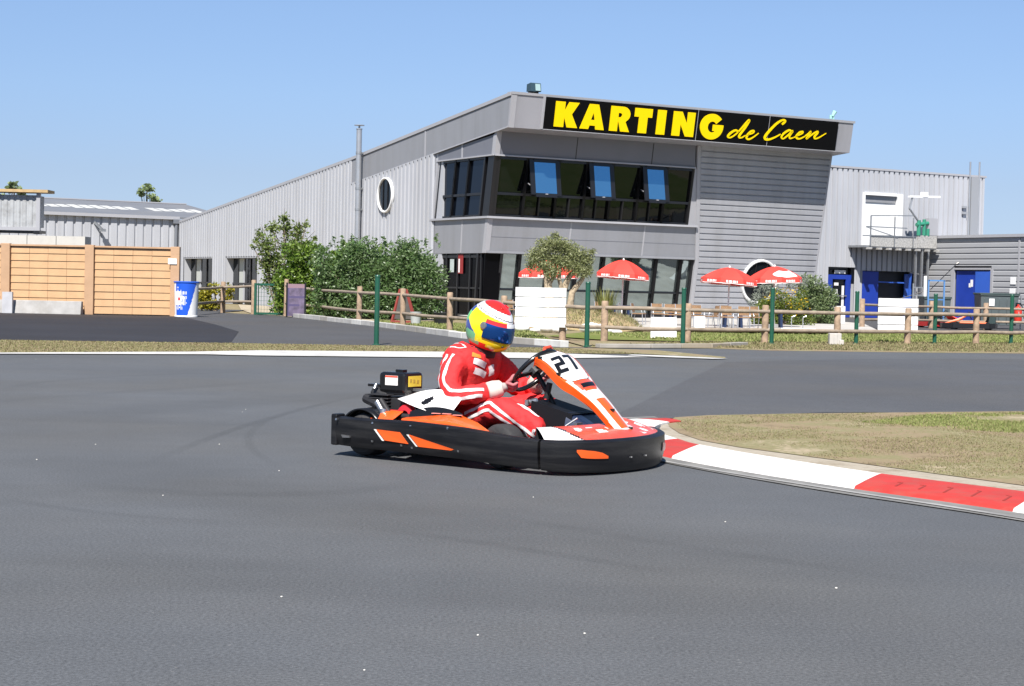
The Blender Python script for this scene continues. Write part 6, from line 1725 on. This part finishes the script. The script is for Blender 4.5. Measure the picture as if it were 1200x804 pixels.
# leg: two white bands along the thigh, bending at the knee
for d in (0, 1):
    ribbon([(-.47, -.4, .315-.042*d), (-.38, -.4, .350-.042*d), (-.285, -.4, .392-.046*d), (-.235, -.4, .375-.048*d), (-.12, -.4, .310-.042*d), (.0, -.4, .238-.036*d), (.06, -.4, .200-.03*d)], .019, 'leg_stripe', S_WHT, Vector((.15, -1, .18)).normalized())
ribbon([(-.10, -.2, .42), (-.02, -.2, .36), (.04, -.2, .31)], .022, 'leg_stripe', S_WHT, Vector((.5, .1, 1)).normalized())
# shoulder loop and chest patches (blank cloth patches)
ribbon([(-.66, -.16, .75), (-.60, -.14, .72), (-.56, -.16, .70), (-.58, -.20, .69), (-.64, -.22, .71)], .012, 'shoulder_loop', S_WHT, Vector((.2, -.5, 1)).normalized())
vv = Vector((.75, -.62, .25)).normalized()
ribbon([(-.49, -.17, .625), (-.44, -.09, .600)], .040, 'chest_patch', S_WHT, vv, .005)
ribbon([(-.48, -.17, .565), (-.43, -.09, .545)], .042, 'chest_patch', S_WHT, vv, .005)
ribbon([(-.505, -.17, .662), (-.48, -.11, .645)], .026, 'chest_badge', S_ORG, vv, .005)
ribbon([(-.43, -.01, .60), (-.41, .0, .54)], .05, 'chest_badge', S_WHT, Vector((1, -.3, .2)).normalized(), .005)
# collar
mb = MB()
mb.grid(lambda u, v: (-.565+.045*u+(.105-.02*u)*math.cos(v*2*math.pi), .0+(.100-.015*u)*math.sin(v*2*math.pi), .665+.065*u-.03*math.cos(v*2*math.pi)*(1-u)), 5, 32, wrap=True)
co = mb.build('collar', mat('dark_collar', (.05, .012, .015), .8), body, smooth=60); co.modifiers.new('s', 'SOLIDIFY').thickness = .008
# boots
for s, a in ((-1, 'ran'), (1, 'lan')):
    p = Vector(B[a])
    skin_mesh('boot', [p+Vector((.01, 0, -.01)), p+Vector((.05, 0, -.06)), p+Vector((.11, 0, -.055)), p+Vector((.17, 0, -.01)), p+Vector((.19, 0, .03))], [(0, 1), (1, 2), (2, 3), (3, 4)], [.058, .05, .042, .040, .03], 2, S_BLK, body)

# gloves: palm, four fingers wrapped round the rim, thumb on the inside
def glove(H, W, a0, side):
    """H: grip point on the rim, W: wrist, side -1 right hand / +1 left hand"""
    tg = (rim(a0+.02)-rim(a0-.02)).normalized()            # along the rim
    if tg.z < 0: tg = -tg
    inn = (swc-H).normalized(); out = -inn                  # towards / away from the hub
    wd = (W-H); wd = (wd-tg*wd.dot(tg)).normalized()        # from the rim back to the wrist
    kn = H+wd*.020+out*.020                                 # knuckle line, driver's side of the rim
    g = skin_mesh('glove', [W, W.lerp(kn, .4)+out*.006, W.lerp(kn, .8)+out*.006, kn], [(0, 1), (1, 2), (2, 3)], [.044, (.050, .036), (.054, .032), (.050, .026)], 2, S_GLV, body)
    for k in range(4):
        o_ = tg*(.038-.0255*k); l = (.92, 1.0, .95, .80)[k]
        P_ = [kn-out*.004, kn+out*.010-wd*.004, H+out*.034*l-ax*.004, H+out*.024-ax*.028*l, H-ax*.030*l+inn*.006, H-ax*.016+inn*.022]
        skin_mesh('glove_finger', [p+o_ for p in P_], [(0, 1), (1, 2), (2, 3), (3, 4), (4, 5)], [.0125, .0128, .0122, .0115, .0105, .009], 2, S_PNK if k < 3 else S_GLV, g)
    b = W.lerp(kn, .5)+tg*.022+inn*.010
    skin_mesh('glove_thumb', [b, H+tg*.050+wd*.030+inn*.012, H+tg*.058+ax*.022+inn*.014, H+tg*.050+ax*.020+inn*.034], [(0, 1), (1, 2), (2, 3)], [.015, .0135, .012, .010], 2, S_PNK, g)
    d = (W-Vector(B['rfa' if side < 0 else 'lfa'])).normalized()
    M = d.to_track_quat('Z', 'Y').to_matrix().to_4x4(); M.translation = W-d*.045
    MB().lathe([(.050, -.045), (.058, -.04), (.060, .0), (.052, .045), (.040, .055)], 20, M).build('glove_cuff', S_CUFF, g, smooth=50)
glove(RH, RHW, math.pi-.72, -1)
glove(LH, LHW, .30, 1)

# helmet ----------------------------------------------------------------
H_MATS = [mat('helmet_red', (.62, .022, .018), .18, coat=.7), mat('helmet_white', (.74, .73, .74), .2, coat=.7), mat('helmet_yellow', (.82, .66, .01), .2, coat=.7),
          mat('helmet_blue', (.035, .06, .28), .22, coat=.6), mat('helmet_green', (.16, .55, .10), .25, coat=.6), mat('helmet_mint', (.14, .42, .22), .25, coat=.6), mat('helmet_black', (.01, .01, .012), .3), mat('helmet_orange', (.75, .10, .02), .2, coat=.6)]
HS = 1.08
def hrad(az, el):
    a, b, c = .146, .120, .158
    ce, se = math.cos(el), math.sin(el)
    if el < 0: ce = max(0, math.cos(el))**.55; c = .150
    x, y = math.cos(az), math.sin(az)
    ch = max(0, math.cos(az))**2*math.exp(-((math.degrees(el)+32)/24)**2)*.026      # chin bar
    bk = max(0, -math.cos(az))*math.exp(-((math.degrees(el)-8)/35)**2)*.010
    return Vector((x*ce*(a+ch+bk), y*ce*(b+ch*.35), c*se if el > 0 else c*se))
def helm(u, v, off=0.0):
    el = R(-62+152*u); az = (v-.5)*2*math.pi
    p = hrad(az, el); return p+p.normalized()*off
def hm(u, v):
    el = -62+152*u; az = abs((v-.5)*360)
    band_lo = 21+.12*az; band_hi = band_lo+22
    if el > band_hi: return 0
    if el > band_lo:
        if abs(el-(band_lo+5)) < .9 or abs(el-(band_hi-.6)) < .7: return 6
        return 1
    if az < 72 and -22 < el < 22: return 6
    if el < -57: return 6
    # rear blocks
    if az > 136:
        if el > 22: return 3
        if el > 1: return 4
        if el > -20: return 3
        if el > -38: return 5
        return 0
    lo = -30-10*math.sin(az*.05)
    if az > 62 and el < -36-(az-62)*.05+ (10 if az > 96 else 0):
        return 5 if az > 84 and el > -48 else 0
    if 34 < az <= 62 and el < -46: return 0
    if az > 96 and el < -6-(118-az)*.7: return 3 if el > -16 else 5
    return 2
hl = MB().grid(lambda u, v: helm(u, v)*HS, 90, 160, hm, wrap=True).build('helmet', H_MATS, person, smooth=40)
hpos = Vector((-.478, -.005, .845))
hl.location = hpos; hl.rotation_euler = (R(2), R(19), R(3))
# visor with red strip, on the helmet
def vis(u, v, off=.006):
    el = R(-21+43*u); az = R(-78+156*v); p = hrad(az, el); return (p+p.normalized()*(off+.004*math.sin(math.pi*u)))*HS
def vm_(u, v):
    a = abs(-78+156*v); el = -21+43*u
    if el > 13: return 1 if a > 22 else 2
    if el < -18.5: return 3
    return 0
V_BLUE = mat('blue_iridium_visor', (.012, .09, .36), .12, metal=.8, spec=.6, coat=.25)
vz = MB().grid(vis, 40, 100, vm_).build('visor', [V_BLUE, H_MATS[0], H_MATS[1], H_MATS[6]], hl, smooth=50)
for s in (-1, 1):
    p = hrad(R(80*s), R(6))*HS; M = Vector((.25, s, .05)).normalized().to_track_quat('Z', 'Y').to_matrix().to_4x4(); M.translation = p
    MB().lathe([(.001, .014), (.018, .014), (.024, .008), (.026, -.006)], 20, M).build('visor_pivot', K_MET, hl, smooth=40)
for az in (-32, 32):
    mb = MB(); p = hrad(R(az), R(63))*HS; mb.box(p+p.normalized()*.003, (.035, .014, .007), rot=Matrix.Rotation(R(az), 3, 'Z') @ Matrix.Rotation(R(24), 3, 'Y'))
    mb.build('vent', H_MATS[0], hl, bevel=.004)
mb = MB(); p = hrad(R(-20), R(-32))*HS; mb.lathe([(.001, .003), (.007, .003), (.008, -.004)], 10, Matrix.Translation(p) @ p.normalized().to_track_quat('Z', 'Y').to_matrix().to_4x4()); mb.build('chin_screw', H_MATS[6], hl)

# ------------------------------------------------------------------ sky and sun
w = bpy.data.worlds.new('World'); SC.world = w; w.use_nodes = True
nt = w.node_tree; bg = nt.nodes['Background']
sky = nt.nodes.new('ShaderNodeTexSky'); sky.sky_type = 'NISHITA'; sky.sun_disc = False
SUN = Vector((-.14, -.83, 1.0)).normalized()
sky.sun_elevation = math.asin(SUN.z); sky.sun_rotation = math.atan2(SUN.x, SUN.y)
sky.altitude = 60; sky.air_density = 1.0; sky.dust_density = 0.0; sky.ozone_density = 3.0
# summer haze: the lowest part of the sky is dulled a little
wt = nt.nodes.new('ShaderNodeTexCoord'); wx = nt.nodes.new('ShaderNodeSeparateXYZ'); wr = nt.nodes.new('ShaderNodeValToRGB'); wm = nt.nodes.new('ShaderNodeMix')
nt.links.new(wt.outputs['Generated'], wx.inputs[0]); nt.links.new(wx.outputs['Z'], wr.inputs['Fac'])
els = wr.color_ramp.elements; els[0].position = 0; els[0].color = (.42, .54, .91, 1); els[1].position = .30; els[1].color = (1, 1, 1, 1)
for ps, c in ((.013, (.44, .55, .89)), (.062, (.59, .62, .83)), (.109, (.73, .76, .93)), (.156, (.83, .85, .99))):
    e = els.new(ps); e.color = (*c, 1)
wm.data_type = 'RGBA'; wm.blend_type = 'MULTIPLY'; wm.inputs['Factor'].default_value = 1
nt.links.new(sky.outputs['Color'], wm.inputs['A']); nt.links.new(wr.outputs['Color'], wm.inputs['B'])
nt.links.new(wm.outputs['Result'], bg.inputs['Color']); bg.inputs['Strength'].default_value = 0.07
sl = bpy.data.lights.new('sun', 'SUN'); sl.energy = 5.0; sl.angle = R(.55); sl.color = (1.0, .955, .89)
so = bpy.data.objects.new('sun', sl); COL.objects.link(so); so.rotation_euler = (-SUN).to_track_quat('-Z', 'Y').to_euler()
SC.view_settings.view_transform = 'Standard'; SC.view_settings.look = 'None'; SC.view_settings.gamma = 1; SC.view_settings.exposure = .80
SC.view_settings.use_curve_mapping = False
SC.cycles.max_bounces = 8; SC.cycles.transparent_max_bounces = 8; SC.cycles.caustics_reflective = False; SC.cycles.caustics_refractive = False
SC.cycles.use_denoising = True
